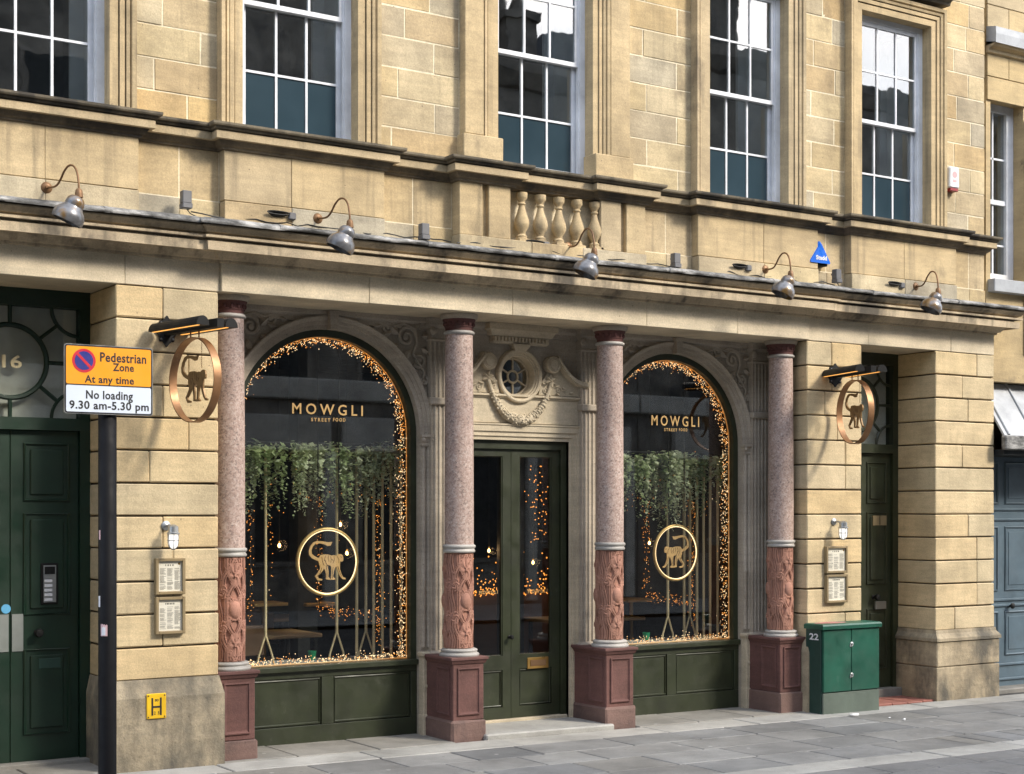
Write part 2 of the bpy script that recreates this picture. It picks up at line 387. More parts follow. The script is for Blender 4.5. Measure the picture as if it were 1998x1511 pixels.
def text_on(name, s, x0, x1, z0, z1, y, mat, parent, spacing=1.0, bold=0.0, th=.003, to3=None, fit=True):
    """lettering filling the box x0..x1, z0..z1 on a facade-parallel plane, th proud of it"""
    vs, fs = text_mesh(s, spacing, bold)
    a0 = min(v[0] for v in vs); a1 = max(v[0] for v in vs); b0 = min(v[1] for v in vs); b1 = max(v[1] for v in vs)
    sx = (x1 - x0) / (a1 - a0); sz = (z1 - z0) / (b1 - b0)
    to3 = to3 or (lambda a, b, d: (a, y - d, b))
    m = M(); n = len(vs)
    P2 = [(x0 + (v[0] - a0) * sx, z0 + (v[1] - b0) * sz) for v in vs]
    m.add([to3(a, b, th) for a, b in P2], fs)
    # edge faces give the letters thickness
    cnt = {}
    for f in fs:
        for i in range(len(f)):
            e = (f[i], f[(i + 1) % len(f)]); k = tuple(sorted(e)); cnt.setdefault(k, []).append(e)
    o = len(m.v); m.v += [to3(a, b, 0) for a, b in P2]
    for k, e in cnt.items():
        if len(e) == 1: i, j = e[0]; m.f.append((i, j, j + o, i + o))
    me_o = m.build(name, mat, parent); return me_o
def gz(x): return -0.015 - 0.0075 * x
SL = lambda x, y, z: (x, y, z + gz(x))
arc = lambda cx, cz, r, a0, a1, n: [(cx + r * math.cos(a0 + (a1 - a0) * i / n), cz + r * math.sin(a0 + (a1 - a0) * i / n)) for i in range(n + 1)]

# ================================================================== GROUND
def sheet(name, x0, x1, y0, y1, dz, mat):
    return struct(M().add([SL(x0, y0, dz), SL(x1, y0, dz), SL(x1, y1, dz), SL(x0, y1, dz)], [(0, 1, 2, 3)]).build(name, mat))
sheet('ground', -160, 200, -200, 160, -.10, 'road_grey')
road = sheet('road', -60, 90, -10.4, -2.55, -.012, 'grout')
pave = sheet('pavement', -40, 60, -2.9, 2.0, -.022, 'grout')
sheet('far_pavement', -60, 90, -14.2, -10.4, .05, 'flag')
def slab(par, name, x0, x1, y0, y1, top, mat, g=.006, th=.05, ch=.006):
    h = top + random.uniform(-.002, .003)
    m = M().cbox(x0 + g, x1 - g, y0 + g, y1 - g, h - th, h, ch)
    tx, ty = random.uniform(-.002, .002), random.uniform(-.002, .002); cx, cy = (x0 + x1) / 2, (y0 + y1) / 2
    m.fix(lambda x, y, z: SL(x, y, z + tx * (x - cx) + ty * (y - cy)))
    return m.build(name, mat, par)
def row(par, name, xa, xb, y0, y1, lo, hi, mat, top=0.0, **k):
    x = xa
    while x < xb:
        n = x + random.uniform(lo, hi); slab(par, name, x, n, y0, y1, top, mat, **k); x = n
    return x
row(pave, 'paving_band_stone', -3.0, 13, -.40, -.02, .95, 1.5, 'pale_band')
ys = [-.40, -.86, -1.30, -1.78, -2.24]
for i in range(4):
    xe = row(pave, 'paving_flag', -3.6 + .3 * i, 5.6 if i == 3 else 12.5, ys[i + 1], ys[i], .55, .95, 'flag')
row(pave, 'paving_flag', xe, 9.5, ys[4], ys[3], .2, .34, 'flag', g=.009)
row(pave, 'kerb_stone', -3.6, 13, -2.56, -2.24, .9, 1.3, 'kerb_granite', th=.14)
yy = -2.56
for i in range(9):
    row(road, 'road_slab', .0 + .15 * (i % 3), 9.5, yy - .3, yy, .42, .75, 'road_sett', g=.004); yy -= .3
for (a, b) in ((.40, .66 + .36), (1.02, 1.72), (1.72, 2.42), (4.28, 4.95), (4.95, 5.6), (5.6, 6.3)):
    slab(pave, 'paving_flag', a, b, -.02, .62, .004, 'inner_flag')
for (a, b) in ((-1.56, -.95), (-.95, -.36)): slab(pave, 'paving_flag', a, b, -.02, .75, .004, 'inner_flag')
for i in range(5):
    for j in range(3): slab(pave, 'red_tile', 7.0 + .215 * i, 7.215 + .215 * i, -.01 + .19 * j, .18 + .19 * j, .012, 'red_tile', g=.003)
slab(pave, 'doorstep', 2.70, 4.02, -.02, .75, .045, 'pale_band', th=.12, ch=.012)

# ================================================================== MAIN BUILDING
B = thing('stone_building', (3.3, .6, 0), 'honey sandstone building with arched shop windows and pink granite columns', 'building')
XL = -3.3            # left end of what is modelled
WY = .05             # upper wall face
ZF = 3.455           # underside of frieze
XR = 8.936
# ---- rusticated piers
CH = (ZF - .628) / 12
def frust(m, lv):
    vs = [];
    for (x0, x1, y0, y1, z) in lv: vs += [(x0, y0, z), (x1, y0, z), (x1, y1, z), (x0, y1, z)]
    fs = [(3, 2, 1, 0), tuple(range(len(vs) - 4, len(vs)))]
    for i in range(len(lv) - 1):
        for k in range(4): fs.append((4 * i + k, 4 * i + (k + 1) % 4, 4 * i + 4 + (k + 1) % 4, 4 * i + 4 + k))
    return m.add(vs, fs)
def pier(x0, x1, kind, depth=.60):
    core = M().box(x0 + .02, x1 - .02, .02, depth + .02, -.1, ZF).build('pier', 'dark_joint', B)
    for i in range(12):
        z0 = .628 + CH * i; w_ = x1 - x0
        cuts = [x0, x1] if random.random() < .3 else [x0, x0 + w_ * random.choice((.32, .45, .55, .7)), x1]
        for a, b in zip(cuts, cuts[1:]):
            g0 = 0 if a == x0 else .0012; g1 = 0 if b == x1 else .0012
            j = random.uniform(-.003, .003)
            m = M().cbox(a + g0, b - g1, j, depth, z0 + .006, z0 + CH - .006, .008, .0018)
            m.build('stone_block', 'pier_stone', core)
    e = .03
    if kind == 'slope':
        p = frust(M(), [(x0 - e, x1 + e, -.05, depth, -.2), (x0 - e, x1 + e, -.05, depth, .505), (x0 - .004, x1 + .004, -.004, depth, .632)])
        p.build('plinth', 'plinth_stone', core)
    else:
        M().cbox(x0 - e, x1 + e, -.045, depth, -.2, .262, .008, .003).build('plinth', 'plinth_stone', core)
        M().cbox(x0 - e, x1 + e, -.045, depth, .268, .52, .008, .002).build('plinth', 'plinth_stone', core)
        frust(M(), [(x0 - e - .012, x1 + e + .012, -.057, depth, .522), (x0 - e - .012, x1 + e + .012, -.057, depth, .552), (x0 - .012, x1 + .012, -.016, depth, .60), (x0 - .008, x1 + .008, -.01, depth, .634)]).build('plinth_cap', 'plinth_stone', core)
    return core
pier(-2.30, -1.535, 'slope'); pier(-.385, .385, 'slope'); pier(6.289, 7.008, 'slope'); pier(8.053, XR, 'cap')
# ---- frieze: long lintel stones from pier to pier
for a, b, y0 in ((XL, -1.55, 0), (-1.55, -.32, 0), (-.32, .40, 0), (.40, 1.62, -.03), (1.62, 2.95, -.03), (2.95, 4.35, -.03), (4.35, 5.4, -.03), (5.4, 6.292, -.03), (6.292, 7.1, 0), (7.1, 8.28, 0), (8.28, XR, 0)):
    M().cbox(a + .001, b - .001, y0 + random.uniform(0, .002), .62, ZF + random.uniform(.0, .002), 3.668, .004, .001).build('frieze_stone', 'frieze_stone', B)
# small moulding along the soffit at the wall
M().sweep([(.39, .56), (6.285, .56)], [(.0, 3.35), (.03, 3.36), (.03, 3.40), (.055, 3.42), (.055, 3.457), (0, 3.457)]).build('soffit_moulding', 'shop_stone', B)
# ---- main cornice with lead flashing
cpath = [(XL, 0), (.40, 0), (.40, -.03), (6.292, -.03), (6.292, 0), (XR, 0), (XR, .9)]
M().sweep(cpath, [(-.15, 3.663), (.0, 3.663), (.02, 3.667), (.02, 3.684), (.045, 3.690), (.05, 3.698), (.075, 3.725), (.085, 3.734), (.150, 3.737), (.150, 3.725), (.176, 3.725), (.18, 3.789), (.140, 3.793), (.140, 3.807), (.202, 3.811), (.202, 3.829), (.160, 3.832), (.165, 3.843), (.190, 3.850), (.203, 3.868), (.228, 3.886), (.228, 3.895), (.18, 3.898), (.18, 3.912), (-.15, 3.955)]).build('cornice', 'cornice_stone', B, smooth=28)
def dense(path, step):
    out = [path[0]]
    for p, q in zip(path, path[1:]):
        n = max(1, int(math.dist(p, q) / step)); out += [(p[0] + (q[0] - p[0]) * i / n, p[1] + (q[1] - p[1]) * i / n) for i in range(1, n + 1)]
    return out
def wob(x, y, z):
    a = noise.noise(Vector((x * 4.3, y * 2, z * 30))); b = noise.noise(Vector((x * 15, 7.1, z * 40)))
    return (x, y + (.010 * a + .005 * b if y < -.1 else 0), z + .006 * a + .004 * b)
M().sweep(dense(cpath, .04), [(.238, 3.906), (.258, 3.902), (.264, 3.912), (.261, 3.928), (.246, 3.938), (.22, 3.948), (-.06, 3.992), (-.10, 3.992), (-.10, 3.95)]).fix(wob).build('lead_flashing', 'lead', B, smooth=60)
for x in (-1.9, -.55, .75, 2.0, 3.2, 4.4, 5.6, 6.9, 8.1):
    d = -.03 if .4 < x < 6.29 else 0
    M().sweep([(x, d), (x + .035, d)], [(.236, 3.904), (.261, 3.899), (.268, 3.912), (.265, 3.931), (.248, 3.942), (.22, 3.951), (-.05, 3.997), (-.06, 3.985)]).build('lead_seam', 'lead', B, smooth=50)

# ---- upper wall
ZS0, ZW1 = 4.69, 6.71
WINS = [(-1.39, -.43), (.577, 1.537), (2.827, 3.79), (5.094, 6.054), (7.014, 7.99)]
core = M()
edges = [XL] + [e for w_ in WINS for e in w_] + [8.832]
for i in range(0, len(edges), 2): core.box(edges[i] + (.03 if i else 0), edges[i + 1] - (.03 if i + 2 < len(edges) else 0), WY + .001, .42, 3.8, 8.2)
for a, b in WINS: core.box(a - .03, b + .03, WY + .0035, .42, 3.8, 4.652); core.box(a - .03, b + .03, WY + .0035, .42, ZW1 + .03, 8.2)
wall = core.build('upper_wall', 'mortar', B)
zs = [4.66, 4.88, 5.115, 5.355, 5.60, 5.84, 6.08, 6.325, 6.565, 6.81, 7.05, 7.3, 7.55, 7.8, 8.05]
zones = {(-2.4, -1.575): [.5, .3, .7], (-.24, .392): [.64, .24, .8, .34, .7, .3], (1.73, 2.477): [.17, .70, .25, .69, .33, .64], (4.165, 4.91): [.8, .33, .78, .32, .78, .27, .79, .3],
         (6.245, 6.828): [.3, .72, .25, .76, .24, .78, .3, .72], (8.182, 8.842): [.62, .33, .66, .3, .68, .36, .62, .3]}
for (a, b), fr in zones.items():
    for i in range(len(zs) - 1):
        f = fr[i % len(fr)] if i < len(fr) else random.uniform(.25, .75)
        xs = [a, a + (b - a) * f, b]
        for k in (0, 1):
            j = random.uniform(-.004, -.0005)
            M().cbox(xs[k] + (.0055 if k else 0), xs[k + 1] - (0 if k else .0055), WY + j, .09 if b < 8.8 or k == 0 else .6, zs[i] + .0055, zs[i + 1] - .0055, .003, .0022).build('stone_block', 'ashlar', wall)
# ---- aprons between cornice and string course
def apron(a, b, y, nm='apron_stone'):
    M().cbox(a, b, y - .012, .1, 3.93, 4.122, .004, .001).build('base_stone', 'ashlar', wall)
    M().cbox(a, b, y, .1, 4.128, 4.53, .004, .0008).build(nm, 'trim_stone', wall)
for a, b, y in ((-2.4, -1.6, WY), (-1.6, -.9, -.045), (-.899, -.235, -.045), (-.234, .10, WY), (.102, .41, WY), (.412, .95, -.045), (.952, 1.743, -.045), (1.745, 2.05, WY), (2.052, 2.41, WY), (4.30, 4.62, WY), (4.622, 4.915, WY), (4.917, 5.7, -.045), (5.702, 6.385, -.045), (6.387, 6.58, WY), (6.582, 6.82, WY), (6.822, 7.55, -.045), (7.552, 8.305, -.045), (8.307, 8.6, WY), (8.602, 8.842, WY)):
    apron(a, b, y)
# balustrade pedestals, each of two dies with a slot between, and the niche behind the balusters
for a, b in ((2.412, 2.63), (2.69, 2.90), (3.82, 4.035), (4.093, 4.30)):
    M().cbox(a, b, -.075, .1, 4.07, 4.53, .004).build('balustrade_pedestal', 'trim_stone', wall)
for a, b in ((2.63, 2.69), (4.035, 4.093)): M().box(a, b, -.03, .1, 4.07, 4.53).build('balustrade_recess', 'trim_stone', wall)
for a, b in ((2.405, 3.1), (3.102, 3.62), (3.622, 4.302)): M().cbox(a, b, -.09, .1, 3.93, 4.068, .005, .001).build('base_stone', 'ashlar', wall)
M().box(2.90, 3.82, .062, .12, 4.06, 4.54).build('balustrade_niche', 'ashlar', wall)
bal = M().lathe([(.052, 0), (.052, .03), (.043, .034), (.046, .05), (.03, .065), (.034, .085), (.056, .12), (.064, .155), (.058, .19), (.040, .24), (.027, .285), (.024, .305), (.033, .312), (.033, .322), (.025, .33), (.03, .345), (.046, .365), (.048, .372), (.048, .41)], 20, 3.045, -.02, 4.068)
bal.box(2.99, 3.10, -.075, .035, 4.062, 4.09); b0 = bal.build('baluster', 'trim_stone', wall, smooth=40)
for x in (.187, .374, .561, .748):
    c = b0.copy(); COL.objects.link(c); c.location.x += x
b0.location.x += 0.0
# ---- string course that breaks forward under every window
sp = [(XL, WY), (-1.6, WY), (-1.6, -.045), (-.232, -.045), (-.232, WY), (.408, WY), (.408, -.045), (1.745, -.045), (1.745, WY), (2.405, WY), (2.405, -.08), (2.925, -.08), (2.925, -.02), (3.80, -.02), (3.80, -.08), (4.305, -.08), (4.305, WY), (4.915, WY), (4.915, -.045), (6.388, -.045), (6.388, WY), (6.82, WY), (6.82, -.045), (8.308, -.045), (8.308, WY), (8.842, WY), (8.842, .8)]
M().sweep(sp, [(-.1, 4.495), (0, 4.495), (.014, 4.498), (.018, 4.512), (.036, 4.522), (.052, 4.548), (.058, 4.557), (-.1, 4.557)]).build('string_course_bed', 'soot_shade_bed', B, smooth=25)
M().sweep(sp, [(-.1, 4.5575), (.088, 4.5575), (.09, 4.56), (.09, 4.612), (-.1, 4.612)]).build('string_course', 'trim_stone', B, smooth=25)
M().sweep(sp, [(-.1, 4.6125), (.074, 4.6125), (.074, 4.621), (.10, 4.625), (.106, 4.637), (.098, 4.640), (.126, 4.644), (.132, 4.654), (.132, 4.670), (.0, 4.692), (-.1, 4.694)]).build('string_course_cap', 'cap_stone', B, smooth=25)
# ---- window surrounds
def surround(a, b, z0, z1, wd, y=0.0, name='window_surround'):
    k = wd / .19
    prof = [(0, .30), (0, y), (.062 * k, y), (.062 * k, y + .022), (.072 * k, y + .022), (.072 * k, y - .012), (.108 * k, y - .012), (.108 * k, y + .018), (.118 * k, y + .018), (.118 * k, y - .022), (.140 * k, y - .03), (.148 * k, y - .012), (.156 * k, y - .038), (.188 * k, y - .044), (.19 * k, y - .04), (.19 * k, .30)]
    return M().sweep([(b, z0), (b, z1), (a, z1), (a, z0)], prof).fix(lambda x, y_, z: (x, z, y_)).build(name, 'trim_stone', B)
for i, (a, b) in enumerate(WINS):
    surround(a, b, 4.66 if i != 2 else 4.895, ZW1, .185 if i != 2 else .155)
    if i != 2:
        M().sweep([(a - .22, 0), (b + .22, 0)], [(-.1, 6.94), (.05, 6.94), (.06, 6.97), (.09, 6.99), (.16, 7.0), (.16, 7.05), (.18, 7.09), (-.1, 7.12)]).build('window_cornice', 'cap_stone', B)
a, b = WINS[2]
for x0, x1 in ((2.485, 2.665), (3.952, 4.16)): M().cbox(x0, x1, -.04, .1, 4.90, 8.0, .005).build('window_pilaster', 'trim_stone', B)
for x0, x1 in ((2.462, 2.84), (3.778, 4.185)): M().cbox(x0, x1, -.06, .3, 4.66, 4.895, .006, .002).build('pilaster_base', 'ashlar', B)
# ---- sash windows
def bar_rect(m, x0, x1, y0, y1, z0, z1): m.box(x0, x1, y0, y1, z0, z1)
def sash(a, b, idx):
    W = empty('sash_window', ((a + b) / 2, .15, 4.66), B)
    f = M(); f.box(a, a + .055, .118, .24, 4.66, ZW1); f.box(b - .055, b, .118, .24, 4.66, ZW1); f.box(a + .055, b - .055, .118, .24, ZW1 - .05, ZW1); f.box(a + .055, b - .055, .118, .26, 4.655, 4.70)
    f.box(a + .055, a + .066, .128, .155, 4.7, ZW1 - .05); f.box(b - .066, b - .055, .128, .155, 4.7, ZW1 - .05)
    f.build('frame', 'white_paint', W)
    def one(nm, y, z0, z1, zb, rb, rt, mats, xi):
        x0, x1 = a + .057, b - .057; st = xi
        m = M(); m.box(x0, x0 + st, y, y + .035, z0, z1); m.box(x1 - st, x1, y, y + .035, z0, z1)
        m.box(x0 + st, x1 - st, y, y + .035, z0, z0 + rb); m.box(x0 + st, x1 - st, y, y + .035, z1 - rt, z1)
        gx0, gx1 = x0 + st, x1 - st; w3 = (gx1 - gx0) / 3
        for k in (1, 2): m.box(gx0 + w3 * k - .009, gx0 + w3 * k + .009, y + .004, y + .03, z0 + rb, z1 - rt)
        m.box(gx0, gx1, y + .0045, y + .0295, zb - .009, zb + .009)
        s_ = m.build(nm, 'white_paint', W)
        for r_, (p0, p1) in enumerate(((z0 + rb, zb), (zb, z1 - rt))):
            for k in range(3):
                mm = M(); tx, tz = random.uniform(-.0015, .0015), random.uniform(-.0015, .0015)
                mm.box(gx0 + w3 * k, gx0 + w3 * (k + 1), y + .014, y + .018, p0, p1)
                mm.build('pane', mats[r_], s_)
    film = 'film_glass' if idx else 'sash_glass'
    one('lower_sash', .178, 4.70, 5.70, 5.175, .06, .035, (film, 'sash_glass'), .042)
    one('upper_sash', .135, 5.662, ZW1 - .05, 6.178, .036, .04, ('sash_glass', 'sash_glass'), .036)
for i, (a, b) in enumerate(WINS): sash(a, b, i)
for a, b in WINS:
    for x0_, x1_ in ((b + .002, b + .03), (a - .03, a - .002)): M().box(x0_, x1_, .31, .75, 4.7, 6.7).build('window_lining', 'white_paint', B)
    M().box(b - .10, b + .001, .60, .63, 4.7, 6.7).build('folded_shutter', 'white_paint', B)
# rooms behind the upper windows
m = M()
for a, b in WINS:
    x0, x1, y0, y1, z0, z1 = a - .3, b + .45, .43, 2.6, 4.6, 7.2
    m.add([(x0, y0, z0), (x1, y0, z0), (x1, y1, z0), (x0, y1, z0), (x0, y0, z1), (x1, y0, z1), (x1, y1, z1), (x0, y1, z1)], [(0, 1, 2, 3), (4, 7, 6, 5), (2, 6, 7, 3), (1, 5, 6, 2), (0, 3, 7, 4)])
m.build('upper_room', 'upper_room', B)
# main mass behind (roof slab, flank, back) so that the block is closed
m = M(); m.box(XL, 8.83, 5.5, 8, 0, 3.5); m.box(XL, .40, 2.7, 5.5, 0, 3.5); m.box(6.29, 8.83, 2.7, 5.5, 0, 3.5); m.box(XL, 8.83, 2.7, 8, 3.5, 8.2); m.box(XL, 8.83, .43, 2.7, 7.25, 8.2); m.box(8.60, 8.83, .62, 2.7, -.1, 7.25); m.box(XL, XL + .3, .62, 2.7, -.1, 7.25); m.box(XL, 8.60, .45, 2.7, 3.5, 4.55)
m.build('building_mass', 'ashlar', B)

# ================================================================== SHOPFRONT
SY = .55
def arch_wall(x0, x1, xc, r, zsp, z0, z1, y0, y1, name, mat):
    n = 32; m = M()
    A = arc(xc, zsp, r, math.pi, 0, n)
    for y in (y0, y1):
        o = len(m.v)
        for k, (x, z) in enumerate(A):
            m.v.append((x, y, z)); m.v.append((x0 + (x1 - x0) * k / n, y, z1))
        for k in range(n): m.f.append((o + 2 * k, o + 2 * k + 2, o + 2 * k + 3, o + 2 * k + 1))
        m.add([(x0, y, z0), (xc - r, y, z0), (xc - r, y, zsp), (x0, y, z1)], [(0, 1, 2, 3)])
        m.add([(xc + r, y, z0), (x1, y, z0), (x1, y, z1), (xc + r, y, zsp)], [(0, 1, 2, 3)])
    for k in range(n): m.add([(A[k][0], y0, A[k][1]), (A[k + 1][0], y0, A[k + 1][1]), (A[k + 1][0], y1, A[k + 1][1]), (A[k][0], y1, A[k][1])], [(0, 1, 2, 3)])
    for x in (xc - r, xc + r): m.add([(x, y0, z0), (x, y0, zsp), (x, y1, zsp), (x, y1, z0)], [(0, 1, 2, 3)])
    return m.build(name, mat, B)
XC1, XC2, XD, AR, ZSP = 1.565, 5.125, 3.345, .83, 2.48
arch_wall(.385, 2.58, XC1, AR, ZSP, -.1, 3.455, SY, .74, 'arch_wall', 'shop_stone')
arch_wall(4.11, 6.289, XC2, AR, ZSP, -.1, 3.455, SY, .74, 'arch_wall', 'shop_stone')
# wall over and beside the entrance
OX, OZ, OR = 3.375, 3.015, .165
m = M(); m.box(2.58, 2.77, SY, .74, -.1, 2.46); m.box(3.92, 4.11, SY, .74, -.1, 2.46)
n = 32
for y in (SY, .74):
    o = len(m.v); sq = []
    for k in range(n):
        a_ = 2 * math.pi * k / n; c_, s_ = math.cos(a_), math.sin(a_)
        m.v.append((OX + OR * c_, y, OZ + OR * s_ * 1.03))
        tx = ((4.11 - OX) / c_ if c_ > 0 else (2.58 - OX) / c_) if abs(c_) > 1e-6 else 1e9
        tz = ((3.455 - OZ) / s_ if s_ > 0 else (2.46 - OZ) / s_) if abs(s_) > 1e-6 else 1e9
        tt = min(tx, tz); m.v.append((OX + c_ * tt, y, OZ + s_ * tt))
    for k in range(n):
        k2 = (k + 1) % n; m.f.append((o + 2 * k, o + 2 * k2, o + 2 * k2 + 1, o + 2 * k + 1))
    for cx_, cz_ in ((2.58, 2.46), (4.11, 2.46), (4.11, 3.455), (2.58, 3.455)):      # fill the corners the rays miss
        an = math.atan2(cz_ - OZ, cx_ - OX) % (2 * math.pi); k = int(an / (2 * math.pi) * n); k2 = (k + 1) % n
        m.v.append((cx_, y, cz_)); m.f.append((o + 2 * k + 1, o + 2 * k2 + 1, len(m.v) - 1))
m.build('entrance_wall', 'shop_stone', B)
# ---- columns
COLX = [.55, 2.572, 4.118, 6.14]; CY = .20
def ribbon_h(th, z):
    """strapwork relief on the drum: th angle (0 = facing the street), z 0..1"""
    h = 0.0; P = 2 * math.pi
    for rep in range(3):
        t0 = rep * P / 3
        d = (th - t0 + math.pi) % P - math.pi            # angle from this panel's axis
        if abs(d) > 1.25: continue
        # boss
        q = math.hypot(d / .42, (z - .50) / .085)
        if q < 1: h = max(h, .022 * math.sqrt(1 - q * q * .9))
        elif q < 1.25: h = max(h, .008)
        # interlaced straps
        for sgn in (1, -1):
            for ph in (0, .5):
                c_ = sgn * .62 * math.sin(P * (z * 1.0 + ph * .5) + .0) * (1 - .25 * math.cos(P * 2 * z))
                e = abs(d - c_)
                w_ = .19
                if e < w_:
                    f = .010 if e < w_ * .42 else (.003 if e < w_ * .62 else .010)
                    h = max(h, f)
        # edge straps
        for s2 in (-.98, .98):
            e = abs(d - s2 - .10 * math.sin(P * z * 3))
            if e < .15: h = max(h, .009 if e > .05 else .003)
        # leafy rosettes top and bottom
        for zc in (.17, .83):
            dx, dz = d / .42, (z - zc) / .115; q = math.hypot(dx, dz)
            if q < 1:
                an = math.atan2(dz, dx); lobes = .55 + .45 * abs(math.sin(an * 3 + 1.2 * q))
                h = max(h, .016 * lobes * (1 - .35 * q) if q > .22 else .018)
        for zc, dd in ((.33, .78), (.33, -.78), (.67, .78), (.67, -.78)):
            q = math.hypot((d - dd) / .26, (z - zc) / .07)
            if q < 1: h = max(h, .012 * (.5 + .5 * abs(math.sin(math.atan2(z - zc, (d - dd) * .15) * 2.5 + 5 * q))))
    return h
drum_me = None
def column(xc, first):
    global drum_me
    sh = M().lathe([(.121, 1.565), (.1215, 1.9), (.119, 2.5), (.113, 3.29)], 48, xc, CY, 0).build('column', 'pink_granite', B, smooth=50)
    M().lathe([(.115, 3.288), (.124, 3.292), (.129, 3.300), (.129, 3.308), (.124, 3.316), (.117, 3.320)], 48, xc, CY, 0).build('neck_ring', 'grey_marble', sh, smooth=50)
    M().lathe([(.113, 3.319), (.115, 3.345), (.121, 3.35), (.121, 3.356), (.118, 3.36), (.122, 3.385), (.136, 3.405), (.138, 3.416)], 48, xc, CY, 0).build('capital', 'dark_red', sh, smooth=35)
    for k in range(14):
        a_ = 2 * math.pi * k / 14
        M().lathe_ax([(.001, -.02), (.011, -.013), (.014, 0), (.010, .014), (.001, .02)], (xc + .121 * math.cos(a_), CY + .121 * math.sin(a_), 3.376), (0, 0, 1), 8).build('capital_leaf', 'dark_red', sh, smooth=60)
    M().lathe([(.138, 3.415), (.15, 3.419), (.152, 3.428), (.156, 3.434), (.156, 3.453), (.15, 3.4545)], 48, xc, CY, 0).build('abacus', 'shop_stone', sh, smooth=35)
    M().lathe([(.126, 1.497), (.131, 1.502), (.134, 1.511), (.131, 1.52), (.1265, 1.524), (.1265, 1.532), (.134, 1.538), (.1375, 1.548), (.135, 1.558), (.124, 1.5655)], 48, xc, CY, 0).build('collar', 'grey_marble', sh, smooth=50)
    if drum_me is None:
        na, nz = 260, 330; m = M()
        for j in range(nz + 1):
            z = j / nz; edge = min(1, min(z, 1 - z) / .012)
            for k in range(na):
                th = 2 * math.pi * k / na - math.pi
                h = ribbon_h(th, z) * edge * 1.55
                h += .0012 * noise.noise(Vector((math.cos(th) * 3, math.sin(th) * 3, z * 14)))
                r = .108 + h; a_ = th - math.pi / 2
                m.v.append((xc + r * math.cos(a_), CY + r * math.sin(a_), .708 + z * .79))
        for j in range(nz):
            for k in range(na):
                k2 = (k + 1) % na; m.f.append((j * na + k, j * na + k2, (j + 1) * na + k2, (j + 1) * na + k))
        d = m.build('carved_drum', 'red_carved', sh, smooth=20); drum_me = d.data
    else: link('carved_drum', drum_me, (xc, CY, .708), sh)
    M().lathe([(.162, .648), (.166, .656), (.166, .664), (.160, .674), (.148, .678), (.146, .684), (.152, .690), (.153, .698), (.148, .705), (.128, .712)], 48, xc, CY, 0).build('column_base', 'grey_marble', sh, smooth=50)
    dark = xc > 6
    pd = M(); a_ = .148
    pd.cbox(xc - a_, xc + a_, CY - a_, SY + .02, .13, .615, .006, .001)
    ped = pd.build('pedestal', 'red_stone', sh)
    frust(M(), [(xc - .150, xc + .150, CY - .150, SY, .588), (xc - .158, xc + .158, CY - .158, SY, .596), (xc - .170, xc + .170, CY - .170, SY, .622), (xc - .178, xc + .178, CY - .178, SY, .626), (xc - .178, xc + .178, CY - .178, SY, .642), (xc - .172, xc + .172, CY - .172, SY, .649)]).build('pedestal_cap', 'red_stone', sh)
    M().cbox(xc - .165, xc + .165, CY - .166, SY, -.2, .132, .014, .006).build('pedestal_plinth', 'dark_base', sh)
    # raised border round a sunk field, front and left side
    def field(to3):
        fr = M(); r0 = (-.105, .105, .175, .56); r1 = (-.075, .075, .205, .53)
        def rect(r, d): return [to3(r[0], r[2], d), to3(r[1], r[2], d), to3(r[1], r[3], d), to3(r[0], r[3], d)]
        L = [rect(r0, .0), rect(r0, .012), rect((r0[0] + .009, r0[1] - .009, r0[2] + .009, r0[3] - .009), .014), rect((r0[0] + .016, r0[1] - .016, r0[2] + .016, r0[3] - .016), .004), rect(r1, -.001)]
        vs = [p for q in L for p in q]; fs = [(4 * i + k, 4 * i + (k + 1) % 4, 4 * i + 4 + (k + 1) % 4, 4 * i + 4 + k) for i in range(4) for k in range(4)]
        fr.add(vs, fs).build('pedestal_panel', 'red_stone', sh)
    field(lambda a, z, d: (xc + a, CY - .148 - d, z)); field(lambda a, z, d: (xc - .148 - d, CY + a, z))
    return sh
for i, x in enumerate(COLX): column(x, i == 0)
